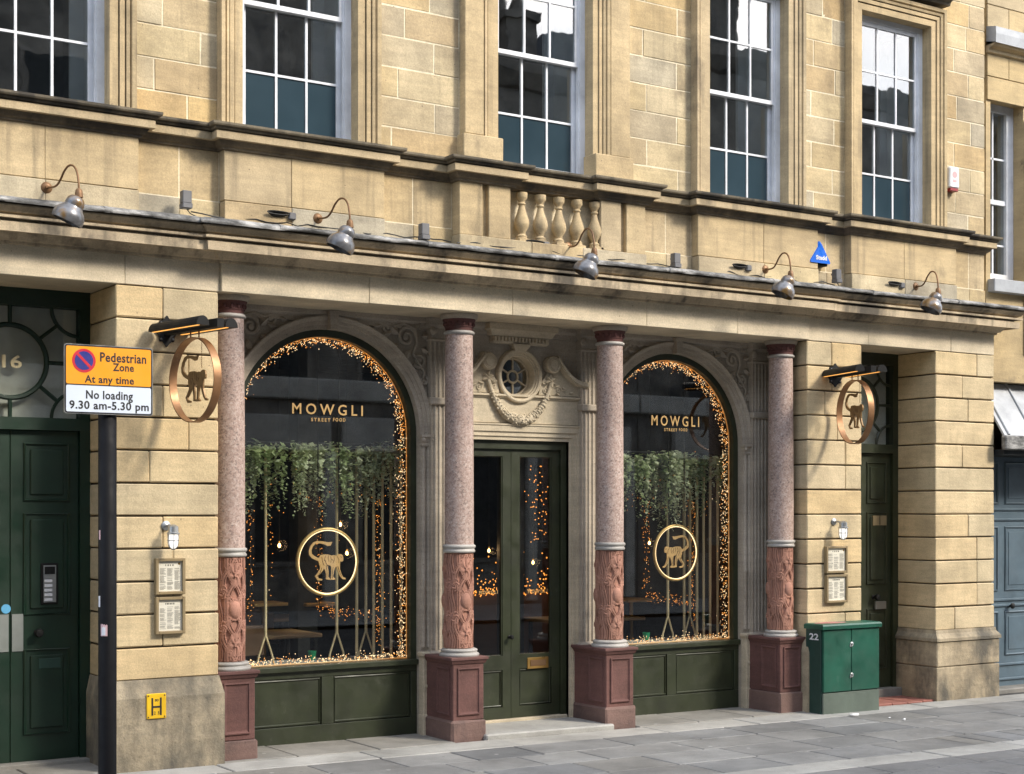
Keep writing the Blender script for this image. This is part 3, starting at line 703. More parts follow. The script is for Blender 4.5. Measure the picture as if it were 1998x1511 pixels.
# ---- fluted pilasters behind the columns
def pilaster(xc, w_=.215):
    y0 = .475; m = M(); x0 = xc - w_ / 2; nfl = 5; pts = [(x0, SY + .01), (x0, y0)]
    step = w_ / nfl
    for k in range(nfl):
        c_ = x0 + step * (k + .5); r = step * .36
        for j in range(7):
            a_ = math.pi - math.pi * j / 6; pts.append((c_ + r * math.cos(a_), y0 + r * math.sin(a_) * .8))
    pts += [(x0 + w_, y0), (x0 + w_, SY + .01)]
    m.prism(pts, lambda a, b, d: (a, b, d), .67, 3.26); p = m.build('pilaster', 'shop_stone', B, smooth=40)
    c_ = M()
    frust(c_, [(x0 - .004, x0 + w_ + .004, y0 - .006, SY, 3.26), (x0 - .012, x0 + w_ + .012, y0 - .016, SY, 3.275), (x0 - .004, x0 + w_ + .004, y0 - .006, SY, 3.29), (x0 - .006, x0 + w_ + .006, y0 - .01, SY, 3.37), (x0 - .03, x0 + w_ + .03, y0 - .03, SY, 3.40), (x0 - .03, x0 + w_ + .03, y0 - .03, SY, 3.43), (x0 - .04, x0 + w_ + .04, y0 - .04, SY, 3.454)])
    for sx in (x0 + .01, x0 + w_ - .01): c_.lathe_ax([(.001, 0), (.034, .002), (.034, .02), (.02, .026), (.001, .03)], (sx, y0 - .005, 3.345), (0, -1, 0), 14)
    c_.build('pilaster_capital', 'shop_stone', p, smooth=30)
    frust(M(), [(x0 - .02, x0 + w_ + .02, y0 - .02, SY, -.1), (x0 - .02, x0 + w_ + .02, y0 - .02, SY, .60), (x0 - .03, x0 + w_ + .03, y0 - .03, SY, .605), (x0 - .03, x0 + w_ + .03, y0 - .03, SY, .64), (x0 - .002, x0 + w_ + .002, y0 - .004, SY, .672)]).build('pilaster_base', 'shop_stone', p)
    M().cbox(x0 - .012, x0 + w_ + .012, y0 - .022, SY, 2.73, 2.79, .008).build('pilaster_band', 'shop_stone', p)
for x in COLX: pilaster(x)
# ---- arches: archivolt, keystone, jamb colonnettes, spandrel carving
def scroll(m, c, r0, turns, a0, sgn, rad, y, n=26):
    pts = []; rr = []
    for i in range(n + 1):
        t = i / n; a_ = a0 + sgn * turns * 2 * math.pi * t; r = r0 * (1 - .86 * t)
        pts.append((c[0] + r * math.cos(a_), y, c[1] + r * math.sin(a_))); rr.append(rad * (1 - .5 * t))
    m.tube(pts, rr, 6, flat=((0, 1, 0), .8)); x, z = pts[-1][0], pts[-1][2]
    m.lathe_ax([(rad * 1.2, -.004), (rad * 1.2, .006), (.001, .012)], (x, y, z), (0, -1, 0), 8)
def leaf_blob(m, x, z, a_, L, W, y, h=.016):
    ca, sa = math.cos(a_), math.sin(a_); vs = []
    prof = [(0, 0), (.2, .6), (.42, 1), (.62, .72), (.72, .86), (.86, .5), (1, 0)]
    for t, ww in prof:
        for s_ in (-1, 0, 1):
            lx, lz = t * L, s_ * ww * W
            vs.append((x + lx * ca - lz * sa, y - (h * (1 - .3 * t) if s_ == 0 else .002), z + lx * sa + lz * ca))
    fs = []
    for i in range(len(prof) - 1):
        for k in (0, 1): fs.append((3 * i + k, 3 * i + k + 1, 3 * i + k + 4, 3 * i + k + 3))
    m.add(vs, fs)
def arch_dress(xc):
    prof = [(0, SY + .0), (0, SY - .012), (.035, SY - .014), (.038, SY - .024), (.066, SY - .026), (.069, SY - .036), (.088, SY - .044), (.094, SY - .05), (.104, SY - .048), (.106, SY)]
    n = 40; m = M(); k = len(prof)
    for i in range(n + 1):
        a_ = math.pi * i / n
        for o, y in prof: m.v.append((xc + (AR + o) * math.cos(a_), y, ZSP + (AR + o) * math.sin(a_)))
    for i in range(n):
        for j in range(k - 1): m.f.append((i * k + j, (i + 1) * k + j, (i + 1) * k + j + 1, i * k + j + 1))
    av = m.build('archivolt', 'shop_stone', B, smooth=30)
    m = M(); z0, z1 = ZSP + AR - .008, 3.448
    m.add([(xc - .03, .47, z0), (xc + .03, .47, z0), (xc + .042, .46, z1), (xc - .042, .46, z1), (xc - .03, SY, z0), (xc + .03, SY, z0), (xc + .042, SY, z1), (xc - .042, SY, z1)], [(0, 1, 2, 3), (0, 4, 5, 1), (1, 5, 6, 2), (2, 6, 7, 3), (3, 7, 4, 0)])
    m.box(xc - .05, xc + .05, .452, SY, z1 - .03, z1 + .002); m.build('keystone', 'shop_stone', av)
    for sx in (-1, 1):
        xj = xc + sx * (AR + .05)
        j = M(); j.box(xj - .052, xj + .052, SY - .02, SY + .02, .66, ZSP - .09)
        for q in (-.024, .024): j.lathe([(.019, .70), (.019, 1.24), (.023, 1.25), (.023, 1.28), (.019, 1.29), (.018, ZSP - .10)], 12, xj + q, SY - .022, 0)
        jo = j.build('jamb_colonnette', 'shop_stone', B, smooth=40)
        c_ = M(); frust(c_, [(xj - .05, xj + .05, SY - .045, SY, ZSP - .10), (xj - .055, xj + .055, SY - .05, SY, ZSP - .085), (xj - .05, xj + .05, SY - .045, SY, ZSP - .075), (xj - .056, xj + .056, SY - .055, SY, ZSP - .03), (xj - .066, xj + .066, SY - .068, SY, ZSP - .022), (xj - .066, xj + .066, SY - .068, SY, ZSP)])
        for q in (-.042, .042): c_.lathe_ax([(.018, 0), (.018, .014), (.006, .02)], (xj + q, SY - .048, ZSP - .045), (0, -1, 0), 10)
        c_.build('colonnette_capital', 'shop_stone', jo)
        p = M(); p.cbox(xj - .055, xj + .055, SY - .075, SY, .14, .62, .004); frust(p, [(xj - .06, xj + .06, SY - .08, SY, .62), (xj - .07, xj + .07, SY - .09, SY, .635), (xj - .07, xj + .07, SY - .09, SY, .655), (xj - .055, xj + .055, SY - .06, SY, .665)])
        for q in (-.026, .026):
            p.tube([(xj + q - .014, SY - .076, .2), (xj + q + .014, SY - .076, .2), (xj + q + .014, SY - .076, .56), (xj + q - .014, SY - .076, .56)], .004, 4, True)
            p.lathe_ax([(.015, 0), (.015, .008), (.005, .012)], (xj + q, SY - .074, .38), (0, -1, 0), 10)
        p.build('colonnette_pedestal', 'door_stone', jo)
        M().cbox(xj - .062, xj + .062, SY - .085, SY, -.1, .142, .006).build('colonnette_plinth', 'door_stone', jo)
        for zc in (1.05, 1.18, .92): M().lathe_ax([(.017, 0), (.017, .01), (.009, .013), (.009, .005)], (xj, SY - .02, zc), (0, -1, 0), 12).build('rosette', 'shop_stone', jo)
        # spandrel: scrolls and leaves filling the corner
        s_ = M(); y = SY - .012; cx_ = xc + sx * .79; cz_ = 3.26
        P_ = lambda dx, dz: (xc + sx * dx, dz)
        scroll(s_, P_(.70, 3.29), .095, 1.6, 0 if sx > 0 else math.pi, sx, 0.021, y)
        scroll(s_, P_(.52, 3.365), .065, 1.4, math.pi * .5, -sx, 0.016, y)
        scroll(s_, P_(.82, 3.10), .065, 1.5, math.pi * 1.2, sx, 0.018, y)
        scroll(s_, P_(.865, 2.93), .04, 1.3, math.pi * .3, -sx, 0.014, y)
        scroll(s_, P_(.36, 3.41), .034, 1.2, 0, sx, .009, y)
        vine = [P_(.22, 3.425), P_(.35, 3.40), P_(.46, 3.42), P_(.58, 3.37), P_(.66, 3.40), P_(.78, 3.36), P_(.80, 3.24), P_(.76, 3.15), P_(.83, 3.06), P_(.87, 3.0), P_(.84, 2.9), P_(.885, 2.82), P_(.89, 2.74)]
        s_.tube([(a_, y - .004, b_) for a_, b_ in vine], [.007, .009, .011, .012, .014, .015, .015, .013, .012, .010, .009, .007, .005], 6)
        rnd = random.Random(3)
        for (dx, dz, a_, L) in ((.62, 3.30, 2.4, .09), (.62, 3.22, 3.6, .07), (.78, 3.36, .9, .08), (.84, 3.30, .2, .07), (.84, 3.2, -.4, .07), (.73, 3.18, 4.2, .08), (.55, 3.31, 3.3, .07), (.45, 3.37, 3.4, .06), (.88, 3.14, .5, .05), (.80, 3.02, 3.9, .06), (.9, 3.02, -.5, .05), (.84, 2.86, 4.2, .05), (.9, 2.9, .3, .04), (.88, 2.78, 4.5, .06), (.62, 3.41, 1.2, .05), (.86, 3.39, .7, .06)):
            leaf_blob(s_, xc + sx * dx, dz, a_ if sx > 0 else math.pi - a_, L * 1.15, L * .42, y, .03)
        s_.build('spandrel_carving', 'shop_stone', av, smooth=50)
for x in (XC1, XC2): arch_dress(x)
# ---- shop windows
def shop_window(xc):
    W = empty('shop_window', (xc, .65, 0), B)
    r = AR; t = .055
    # frame following the arch
    n = 40; m = M()
    sec = [(0, .60), (-t, .60), (-t, .655), (0, .655)]
    pathp = [(xc + r, .585)] + [(xc + r * math.cos(math.pi * i / n), ZSP + r * math.sin(math.pi * i / n)) for i in range(n + 1)] + [(xc - r, .585)]
    m.sweep([(p[0], p[1]) for p in pathp], [(o - .0015, y) for o, y in sec + [sec[0]]]).fix(lambda x, y, z: (x, z, y)).build('frame', 'green_paint', W)
    M().cbox(xc - r + .001, xc + r - .001, .555, .70, .553, .60, .006).build('sill', 'green_paint', W)
    # glass
    g = M(); A = [(xc + (r - t + .006) * math.cos(math.pi * i / n), ZSP + (r - t + .006) * math.sin(math.pi * i / n)) for i in range(n + 1)]
    poly = [(xc + r - t + .006, .598)] + A + [(xc - r + t - .006, .598)]
    g.prism(poly, lambda a, b, d: (a, d, b), .632, .636); g.build('pane', 'shop_glass', W)
    # panelled stall riser
    M().box(xc - r + .002, xc + r - .002, .612, .72, -.1, .553).build('stall_riser', 'green_paint', W)
    M().cbox(xc - r + .002, xc + r - .002, .588, .613, .50, .552, .003).build('riser_rail', 'green_paint', W)
    M().cbox(xc - r + .002, xc + r - .002, .588, .613, -.1, .115, .003).build('riser_rail', 'green_paint', W)
    for x0, x1 in ((xc - r + .002, xc - r + .06), (xc - .055, xc + .055), (xc + r - .06, xc + r - .002)): M().cbox(x0, x1, .588, .613, .1155, .4995, .003).build('riser_stile', 'green_paint', W)
    for x0, x1 in ((xc - r + .06, xc - .055), (xc + .055, xc + r - .06)):
        p = M(); q = [(x0 + .004, .589), (x0 + .03, .6105)]
        p.tube([(x0 + .012, .607, .13), (x1 - .012, .607, .13), (x1 - .012, .607, .488), (x0 + .012, .607, .488)], .012, 6, True)
        p.box(x0 + .001, x1 - .001, .606, .613, .1165, .4985); p.build('riser_panel', 'green_paint', W)
    # lettering on the glass
    return W
SW1 = shop_window(XC1); SW2 = shop_window(XC2)
def letters(W, u0, v0, u1, v1, s, sp, bold, y=.632):
    x0, z1 = PX(u0, v0, y); x1, z0 = PX(u1, v1, y); zc0 = PX(u0, v1, y)[1]; zc1 = PX(u0, v0, y)[1]
    x0, zt = PX(u0, v0, y); h = (PX((u0 + u1) / 2, v0, y)[1] - PX((u0 + u1) / 2, v1, y)[1]); zm = (PX((u0 + u1) / 2, v0, y)[1] + PX((u0 + u1) / 2, v1, y)[1]) / 2
    text_on('lettering', s, x0, x1, zm - h / 2, zm + h / 2, y, 'gold_print', W, sp, bold, .0015)
letters(SW1, 570, 789, 708, 810, 'MOWGLI', 1.5, .012); letters(SW1, 607, 816, 644.5, 823, 'STREET', 1.45, .02); letters(SW1, 649.9, 816, 674, 823, 'FOOD', 1.45, .02)
letters(SW2, 1271, 812, 1364, 832, 'MOWGLI', 1.5, .012); letters(SW2, 1296, 836, 1321.2, 842, 'STREET', 1.45, .02); letters(SW2, 1324.8, 836, 1341, 842, 'FOOD', 1.45, .02)
# ---- entrance
E_ = empty('entrance', (XD, .6, 0), B)
surr = [(0, .74), (0, SY - .005), (.03, SY - .008), (.034, SY - .02), (.07, SY - .024), (.074, SY - .036), (.12, SY - .042), (.128, SY - .05), (.14, SY - .05), (.14, SY)]
M().sweep([(3.92, -.1), (3.92, 2.455), (2.77, 2.455), (2.77, -.1)], surr).fix(lambda x, y, z: (x, z, y)).build('door_surround', 'door_stone', E_, smooth=20)
M().cbox(2.63, 4.06, SY - .022, SY, 2.60, 2.815, .004).build('overdoor_panel', 'door_stone', E_)
M().sweep([(2.63, SY), (4.06, SY)], [(0, 2.812), (.03, 2.815), (.034, 2.828), (.05, 2.834), (.05, 2.85), (0, 2.858)]).build('overdoor_moulding', 'door_stone', E_)
# bracket with dentils above the oculus
m = M(); frust(m, [(3.10, 3.65, .50, SY, 3.285), (3.085, 3.665, .487, SY, 3.30), (3.085, 3.665, .487, SY, 3.345), (3.06, 3.69, .465, SY, 3.355), (3.04, 3.71, .445, SY, 3.395), (3.02, 3.73, .43, SY, 3.40), (3.02, 3.73, .43, SY, 3.4535)])
m.build('overdoor_hood', 'door_stone', E_)
for k in range(16): M().box(3.09 + k * .0352, 3.09 + k * .0352 + .02, .468, .4875, 3.306, 3.340).build('dentil', 'door_stone', E_)
m = M(); frust(m, [(3.325, 3.425, .495, SY, 3.225), (3.29, 3.46, .475, SY, 3.268), (3.285, 3.465, .47, SY, 3.286)]); m.build('oculus_keystone', 'door_stone', E_)
# oculus
ring = [(.165, .70), (.165, SY - .004), (.172, SY - .018), (.182, SY - .02), (.184, SY - .034), (.196, SY - .036), (.198, SY - .05), (.215, SY - .056), (.226, SY - .05), (.230, SY - .03), (.231, SY)]
n = 48; m = M(); k = len(ring)
for i in range(n):
    a_ = 2 * math.pi * i / n
    for r, y in ring: m.v.append((OX + r * math.cos(a_), y, OZ + r * math.sin(a_) * 1.03))
for i in range(n):
    for j in range(k - 1): m.f.append((i * k + j, ((i + 1) % n) * k + j, ((i + 1) % n) * k + j + 1, i * k + j + 1))
m.build('oculus_surround', 'door_stone', E_, smooth=30)
ow = M(); ow.tube([(OX + .158 * math.cos(2 * math.pi * i / 32), .625, OZ + .162 * math.sin(2 * math.pi * i / 32)) for i in range(32)], .011, 6, True)
ow.tube([(OX + .052 * math.cos(2 * math.pi * i / 24), .625, OZ + .052 * math.sin(2 * math.pi * i / 24)) for i in range(24)], .010, 6, True)
for i in range(6):
    a_ = math.pi / 6 + i * math.pi / 3; ow.tube([(OX + r * math.cos(a_), .625, OZ + r * math.sin(a_)) for r in (.05, .16)], .008, 6)
ocw = ow.build('oculus_window', 'door_stone', E_, smooth=50)
M().prism([(OX + .16 * math.cos(2 * math.pi * i / 32), OZ + .165 * math.sin(2 * math.pi * i / 32)) for i in range(32)], lambda a, b, d: (a, d, b),   .63, .634).build('oculus_pane', 'sash_glass', ocw)
# scrolled broken pediment, volutes
for sx in (-1, 1):
    xv = OX + sx * .335; zv = 3.125
    m = M(); m.lathe_ax([(.001, -.0), (.066, 0), (.074, .012), (.074, .08), (.066, .088), (.058, .082), (.054, .088), (.045, .083), (.040, .09), (.001, .092)], (xv, SY, zv), (0, -1, 0), 28)
    pts = []
    for i in range(15):
        t = i / 14; x = xv + sx * (.045 + .33 * t); z = zv + .055 - .20 * t ** .9 - .085 * math.sin(t * math.pi) * .7 - .02 * t
        pts.append((x, z))
    for wd, yy_ in ((.026, .085), (.016, .098)):
        vs = []
        for i, (x, z) in enumerate(pts):
            vs += [(x, SY, z + wd), (x, SY - yy_, z + wd), (x, SY - yy_, z - wd), (x, SY, z - wd)]
        fs = []
        for i in range(len(pts) - 1):
            for q in range(4): fs.append((4 * i + q, 4 * i + (q + 1) % 4, 4 * i + 4 + (q + 1) % 4, 4 * i + 4 + q))
        fs += [(0, 1, 2, 3), tuple(range(len(vs) - 4, len(vs)))]; m.add(vs, fs)
    m.build('pediment_scroll', 'door_stone', E_, smooth=30)
    # filled tympanum and its leaf carving
    tp = [(xv + sx * .0, zv - .03)] + [(x, z - .02) for x, z in pts] + [(pts[-1][0], 2.858), (xv - sx * .13, 2.858), (xv - sx * .11, 2.96)]
    M().prism(tp, lambda a, b, d: (a, d, b), SY - .03, SY).build('tympanum', 'door_stone', E_)
    m = M(); y = SY - .034
    kx, kz = xv + sx * -.01, 2.985
    for i in range(6):
        a_ = i * math.pi / 3 + .4; leaf_blob(m, kx, kz, a_, .062, .02, y, .024)
    m.lathe_ax([(.016, 0), (.016, .016), (.004, .026)], (kx, y, kz), (0, -1, 0), 12)
    scroll(m, (kx + sx * .09, 2.905), .03, 1.3, 0, sx, .009, y); scroll(m, (kx + sx * .165, 2.892), .025, 1.3, math.pi, -sx, .008, y); scroll(m, (kx - sx * .06, 2.90), .028, 1.3, 1, -sx, .008, y)
    for (dx, dz, a_) in ((.05, 2.93, .3), (.12, 2.93, -.4), (.20, 2.885, .1), (-.05, 2.94, 2.6), (.06, 2.88, -.6)): leaf_blob(m, kx + sx * dx, dz, a_ if sx > 0 else math.pi - a_, .05, .016, y, .016)
    m.build('rosette_carving', 'door_stone', E_, smooth=50)
    M().tube([(xv - sx * .005, SY - .05, 2.97), (xv - sx * .012, SY - .055, 2.93)], .016, 8).build('festoon_ribbon', 'door_stone', E_)
# festoon of leaves and fruit
m = M(); rnd = random.Random(5); xa, xb = OX - .325, OX + .325; pts = []; rr = []
for i in range(37):
    t = i / 36; x = xa + (xb - xa) * t; z = 2.965 - .335 * (1 - abs(2 * t - 1) ** 2.3) ** .8 if 0 < t < 1 else 2.965
    pts.append(Vector((x, SY - .045, z))); rr.append(.018 + .026 * math.sin(math.pi * t) ** 1.3)
m.tube(pts, rr, 10)
for i in range(2, 35):
    for k in range(6):
        p = pts[i]; d = (pts[i + 1] - pts[i - 1]).normalized(); a_ = rnd.uniform(-1.5, 1.5); e1 = Vector((0, -1, 0)); e2 = d.cross(e1)
        o = (e1 * math.cos(a_) + e2 * math.sin(a_)) * rr[i] * .95; c_ = p + o; s_ = rnd.uniform(.007, .014)
        m.lathe_ax([(.001, -s_), (s_ * .8, -s_ * .5), (s_, .1 * s_), (s_ * .6, s_ * .7), (.001, s_)], c_, o + d * rnd.uniform(-.02, .02), 6)
m.build('festoon', 'door_stone', E_, smooth=60)
# bird spikes on the scrolls
for sx in (-1, 1):
    m = M()
    for i in range(11):
        t = .1 + i * .08; x = OX + sx * (.38 + .3 * t); z = 3.165 - .20 * t
        for q in (-1, 1): m.tube([(x, SY - .05, z), (x + sx * .03 + q * .02, SY - .06 + q * .03, z + .085)], .0012, 4)
    m.build('bird_spikes', 'steel', E_)
# doors
fr = M(); fr.box(2.772, 2.83, .58, .66, -.05, 2.453); fr.box(3.86, 3.918, .58, .66, -.05, 2.453); fr.box(2.83, 3.86, .58, .66, 2.38, 2.453); fr.build('door_frame', 'green_paint', E_)
def leaf(x0, x1, nm):
    D = M(); s = .085; z0, zp, zq, z1 = .03, .455, .56, 2.378
    D.box(x0, x0 + s, .605, .65, z0, z1); D.box(x1 - s, x1, .605, .65, z0, z1)
    D.box(x0 + s, x1 - s, .605, .65, z0, z0 + .10); D.box(x0 + s, x1 - s, .605, .65, zp, zq + .02); D.box(x0 + s, x1 - s, .605, .65, z1 - .062, z1)
    d = D.build('door', 'green_paint', E_)
    p = M(); p.box(x0 + s, x1 - s, .622, .64, z0 + .10, zp); p.tube([(x0 + s + .012, .62, z0 + .112), (x1 - s - .012, .62, z0 + .112), (x1 - s - .012, .62, zp - .012), (x0 + s + .012, .62, zp - .012)], .011, 6, True); p.build('panel', 'green_paint', d)
    b_ = M(); b_.tube([(x0 + s + .006, .616, zq + .026), (x1 - s - .006, .616, zq + .026), (x1 - s - .006, .616, z1 - .068), (x0 + s + .006, .616, z1 - .068)], .007, 6, True); b_.build('glazing_bead', 'green_paint', d)
    M().box(x0 + s, x1 - s, .625, .629, zq + .02, z1 - .062).build('pane', 'shop_glass', d)
    return d
dL = leaf(2.832, 3.343, 'l'); dR = leaf(3.347, 3.858, 'r')
m = M(); lx0, lz1 = PX(1029, 1284, .6); lx1, lz0 = PX(1070, 1303, .6)
m.cbox(lx0, lx1, .597, .606, lz0, lz1, .002); lb = m.build('letterbox', 'brass', dR)
M().box(lx0 + .03, lx1 - .03, .5935, .598, lz0 + .025, lz1 - .022).build('letterbox_flap', 'engraved', lb)
M().lathe_ax([(.016, 0), (.016, .006), (.009, .01), (.009, .03), (.02, .04), (.02, .052), (.012, .06)], (3.325, .605, .74), (0, -1, 0), 16).build('knob', 'black_iron', dL, smooth=40)
for d_, u0, u1, v0, v1 in ((dL, 935, 971, 1152.5, 1159.5), (dR, 1030, 1068, 1150, 1157.5)):
    x0 = PX(u0, v0, .625)[0]; x1 = PX(u1, v0, .625)[0]; um = (u0 + u1) / 2
    text_on('lettering', 'MOWGLI', x0, x1, PX(um, v1, .625)[1], PX(um, v0, .625)[1], .625, 'gold_print', d_, 1.5, .012, .0015)
M().cbox(2.77, 3.92, .56, .74, -.08, .028, .006).build('threshold', 'door_stone', E_)
# ---- side doors with fanlights
def side_door(xc, hw, y, mat, two=True):
    D = empty('side_entrance', (xc, y, 0), B)
    x0, x1 = xc - hw, xc + hw; zt = 3.40
    f = M(); f.box(x0, x0 + .075, y - .02, y + .08, -.02, zt); f.box(x1 - .075, x1, y - .02, y + .08, -.02, zt); f.box(x0 + .075, x1 - .075, y - .02, y + .08, zt - .07, zt); f.box(x0 + .075, x1 - .075, y - .03, y + .08, 2.43, 2.52)
    f.box(x0, x1, y - .02, y + .08, zt, ZF + .02); f.build('door_frame', mat, D)
    cz = 2.925; fw = hw - .075; rz = .265
    g = M(); cyl = lambda cx_, cz_, r, a0, a1, n_: [(cx_ + r * math.cos(a0 + (a1 - a0) * i / n_), y + .02, cz_ + r * math.sin(a0 + (a1 - a0) * i / n_)) for i in range(n_ + 1)]
    g.tube(cyl(xc, cz, rz, 0, 2 * math.pi, 40)[:-1], .019, 6, True)
    cr_ = .20
    for i in range(8):
        a_ = i * math.pi / 4; r1 = {0: fw, 2: .41, 4: fw, 6: .41}.get(i, min(math.hypot(fw, .405) - cr_, .46))
        a2 = a_ if i % 2 == 0 else math.atan2(.405 * (1 if i < 4 else -1), fw * (1 if i in (1, 7) else -1))
        g.tube([(xc + r * math.cos(a2), y + .02, cz + r * math.sin(a2)) for r in (rz, r1)], .015, 6)
    for sx, sz, a0 in ((1, 1, math.pi), (-1, 1, -math.pi / 2), (-1, -1, 0), (1, -1, math.pi / 2)):
        g.tube(cyl(xc + sx * fw, cz + sz * .405, cr_, a0, a0 + math.pi / 2, 12), .014, 6)
    fan = g.build('fanlight', mat, D, smooth=50)
    M().box(x0 + .07, x1 - .07, y + .03, y + .034, 2.5, zt - .06).build('fanlight_pane', 'fan_glass', fan)
    M().box(x0, x1, y + .085, y + .10, 2.3, 3.4).build('hall_curtain', 'curtain', D)
    for sx in (-1, 1):
        a, b = (x0 + .077, xc - .002) if sx < 0 else (xc + .002, x1 - .077)
        L = M().cbox(a, b, y + .012, y + .055, .02, 2.428, .003).build('door', mat, D)
        for z0, z1 in ((1.92, 2.33), (1.09, 1.82), (.22, .83)):
            pa, pb = a + .10, b - .075
            if sx < 0: pa, pb = a + .075, b - .10
            p = M()
            p.tube([(pa, y + .010, z0), (pb, y + .010, z0), (pb, y + .010, z1), (pa, y + .010, z1)], .013, 6, True)
            frust(p, [(0, 1, 0, 1, 0)] ) if False else None
            p.cbox(pa + .04, pb - .04, y - .001, y + .02, z0 + .04, z1 - .04, .006)
            p.build('panel', mat, L)
        if sx > 0:
            M().lathe_ax([(.024, 0), (.024, .006), (.012, .01), (.012, .03), (.03, .045), (.033, .06), (.026, .075), (.001, .08)], (a + .19, y + .012, .955), (0, -1, 0), 20).build('knob', 'black_iron', L, smooth=50)
            R_ = L
    M().cbox(x0, x1, y - .10, y + .1, -.1, .022, .005).build('threshold', 'inner_flag', D)
    return D, R_
LD, LDr = side_door(-.96, .575, .60, 'dark_green_paint')
RD, RDr = side_door(7.53, .522, .52, 'green_paint')
# hardware on the left side door
ic = M().cbox(-.745, -.62, .587, .612, 1.16, 1.46, .004).build('intercom', 'black_iron', LDr)
M().box(-.728, -.637, .583, .588, 1.175, 1.445).build('intercom_plate', 'steel', ic)
M().box(-.728 + .008, -.645, .5795, .5835, 1.38, 1.435).build('intercom_speaker', 'black_iron', ic)
for i in range(5): M().box(-.722, -.665, .5795, .5835, 1.185 + i * .034, 1.205 + i * .034).build('intercom_button', 'sticker_white', ic)
M().cbox(-.76, -.60, .595, .612, .69, .765, .003).build('letterbox', 'cabinet_dark', LDr)
for x0, x1 in ((-1.04, -.972), (-.948, -.868)): M().box(x0 if x0 > -1 else -1.045, x1, .606, .612, .825, 1.095).build('finger_plate', 'finger_plate', LDr)
M().lathe_ax([(.034, 0), (.034, .002)], (-.99, .6115, 1.135), (0, -1, 0), 24).build('round_sticker', 'sticker_blue', LDr)
text_on('house_number', '16', -1.015, -.875, 2.875, 2.97, .628, 'letter_cream', LD, 1.0, .02, .012)
# hardware on the right side door
M().cbox(7.73, 7.885, .505, .532, .83, .91, .003).build('letterbox', 'steel', RDr)
for k in (0, 1): M().box(7.70 + k * .105, 7.79 + k * .105, .512, .532, 1.69, 1.79).build('door_vent', 'menu_frame', RDr)

# ================================================================== SHOP INTERIOR
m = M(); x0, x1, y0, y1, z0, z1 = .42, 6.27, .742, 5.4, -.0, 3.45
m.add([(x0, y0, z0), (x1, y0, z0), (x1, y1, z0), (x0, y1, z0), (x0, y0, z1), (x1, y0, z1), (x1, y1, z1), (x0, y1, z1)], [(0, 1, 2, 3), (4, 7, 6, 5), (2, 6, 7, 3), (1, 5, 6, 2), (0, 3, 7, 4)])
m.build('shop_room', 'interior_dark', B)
for xc in (XC1, XC2): M().cbox(xc - .86, xc + .86, .742, 1.25, .0, .585, .005).build('window_board', 'bench_grey', B)
for x in (1.05, 2.2, 4.5, 5.75): M().cbox(x - .10, x + .10, 2.3, 2.5, 0, 3.45, .004).build('room_post', 'interior_grey', B)

MK = [(915, 478), (840, 485), (740, 468), (640, 460), (570, 485), (515, 550), (490, 620), (498, 690), (545, 740), (620, 775), (665, 790), (670, 830), (690, 880), (690, 920), (640, 990), (600, 1035), (650, 1105), (725, 1108), (735, 1085), (660, 1065), (655, 1030), (700, 990), (745, 940), (755, 910), (780, 930), (800, 1000), (800, 1090), (880, 1100), (880, 1085), (840, 1050), (842, 960), (830, 890), (808, 848), (880, 870), (895, 900), (895, 1000), (885, 1100), (970, 1100), (970, 1085), (925, 1050), (940, 960), (965, 900), (985, 880), (1010, 960), (1050, 1040), (1085, 1080), (1105, 1095), (1150, 1100), (1155, 1075), (1110, 1060), (1085, 1020), (1050, 930), (1050, 850), (1055, 800), (1090, 805), (1112, 790), (1113, 745), (1100, 700), (1070, 680), (1020, 682), (985, 705), (940, 697), (900, 705), (840, 685), (760, 683), (700, 690), (672, 735), (650, 735), (590, 705), (545, 670), (535, 615), (560, 550), (610, 505), (680, 500), (760, 515), (830, 545), (880, 540)]
MKN = [((a - 825) / 565, (805 - b) / 565) for a, b in MK]
ENG = [[(790, 700), (770, 760), (800, 830), (840, 890)], [(840, 700), (835, 750), (850, 800)], [(880, 715), (890, 770), (880, 820)], [(940, 715), (950, 770), (920, 830)], [(720, 720), (730, 790), (760, 860)], [(1000, 720), (1030, 770), (1030, 830)], [(1060, 720), (1075, 735), (1090, 725)], [(800, 860), (815, 950), (815, 1060)], [(720, 900), (690, 980), (640, 1040)], [(925, 890), (915, 980), (910, 1070)], [(1010, 880), (1040, 960), (1080, 1050)], [(900, 760), (930, 790)], [(760, 780), (800, 790)]]
ENGN = [[((a - 825) / 565, (805 - b) / 565) for a, b in p] for p in ENG]
def monkey(par, to3, r, th, mat, mir=1):
    o = M().prism([(mir * a * r, b * r) for a, b in MKN], to3, -th / 2, th / 2).build('monkey_emblem', mat, par)
    e = M()
    for p in ENGN:
        for s_ in (-1, 1): e.tube([to3(mir * a * r, b * r, s_ * th * .52) for a, b in p], r * .009, 4)
    e.build('engraved_lines', 'engraved', o); return o
def ring_sign(cx, cz, y, r, mir, label):
    T = thing('hanging_ring_sign', (cx, y, cz - r), label, 'sign', 'gold ring signs hung inside the shop windows')
    n = 64
    M().tube([(cx + r * .955 * math.cos(2 * math.pi * i / n), y, cz + r * .955 * math.sin(2 * math.pi * i / n)) for i in range(n)], r * .05, 10, True).build('ring', 'gold', T, smooth=60)
    M().tube([(cx + r * .92 * math.cos(2 * math.pi * i / n), y - r * .025, cz + r * .92 * math.sin(2 * math.pi * i / n)) for i in range(n)], r * .018, 8, True).build('ring_light', 'fairy_pale', T, smooth=60)
    monkey(T, lambda a, b, d: (cx + a, y + d, cz + b), r, .01, 'gold_leaf', mir)
    for dx in (-.085, .105): M().tube([(cx + dx, y, cz + math.sqrt(r * r - dx * dx) - .01), (cx + dx, y, 3.44)], .005, 6).build('hanging_rod', 'black_iron', T)
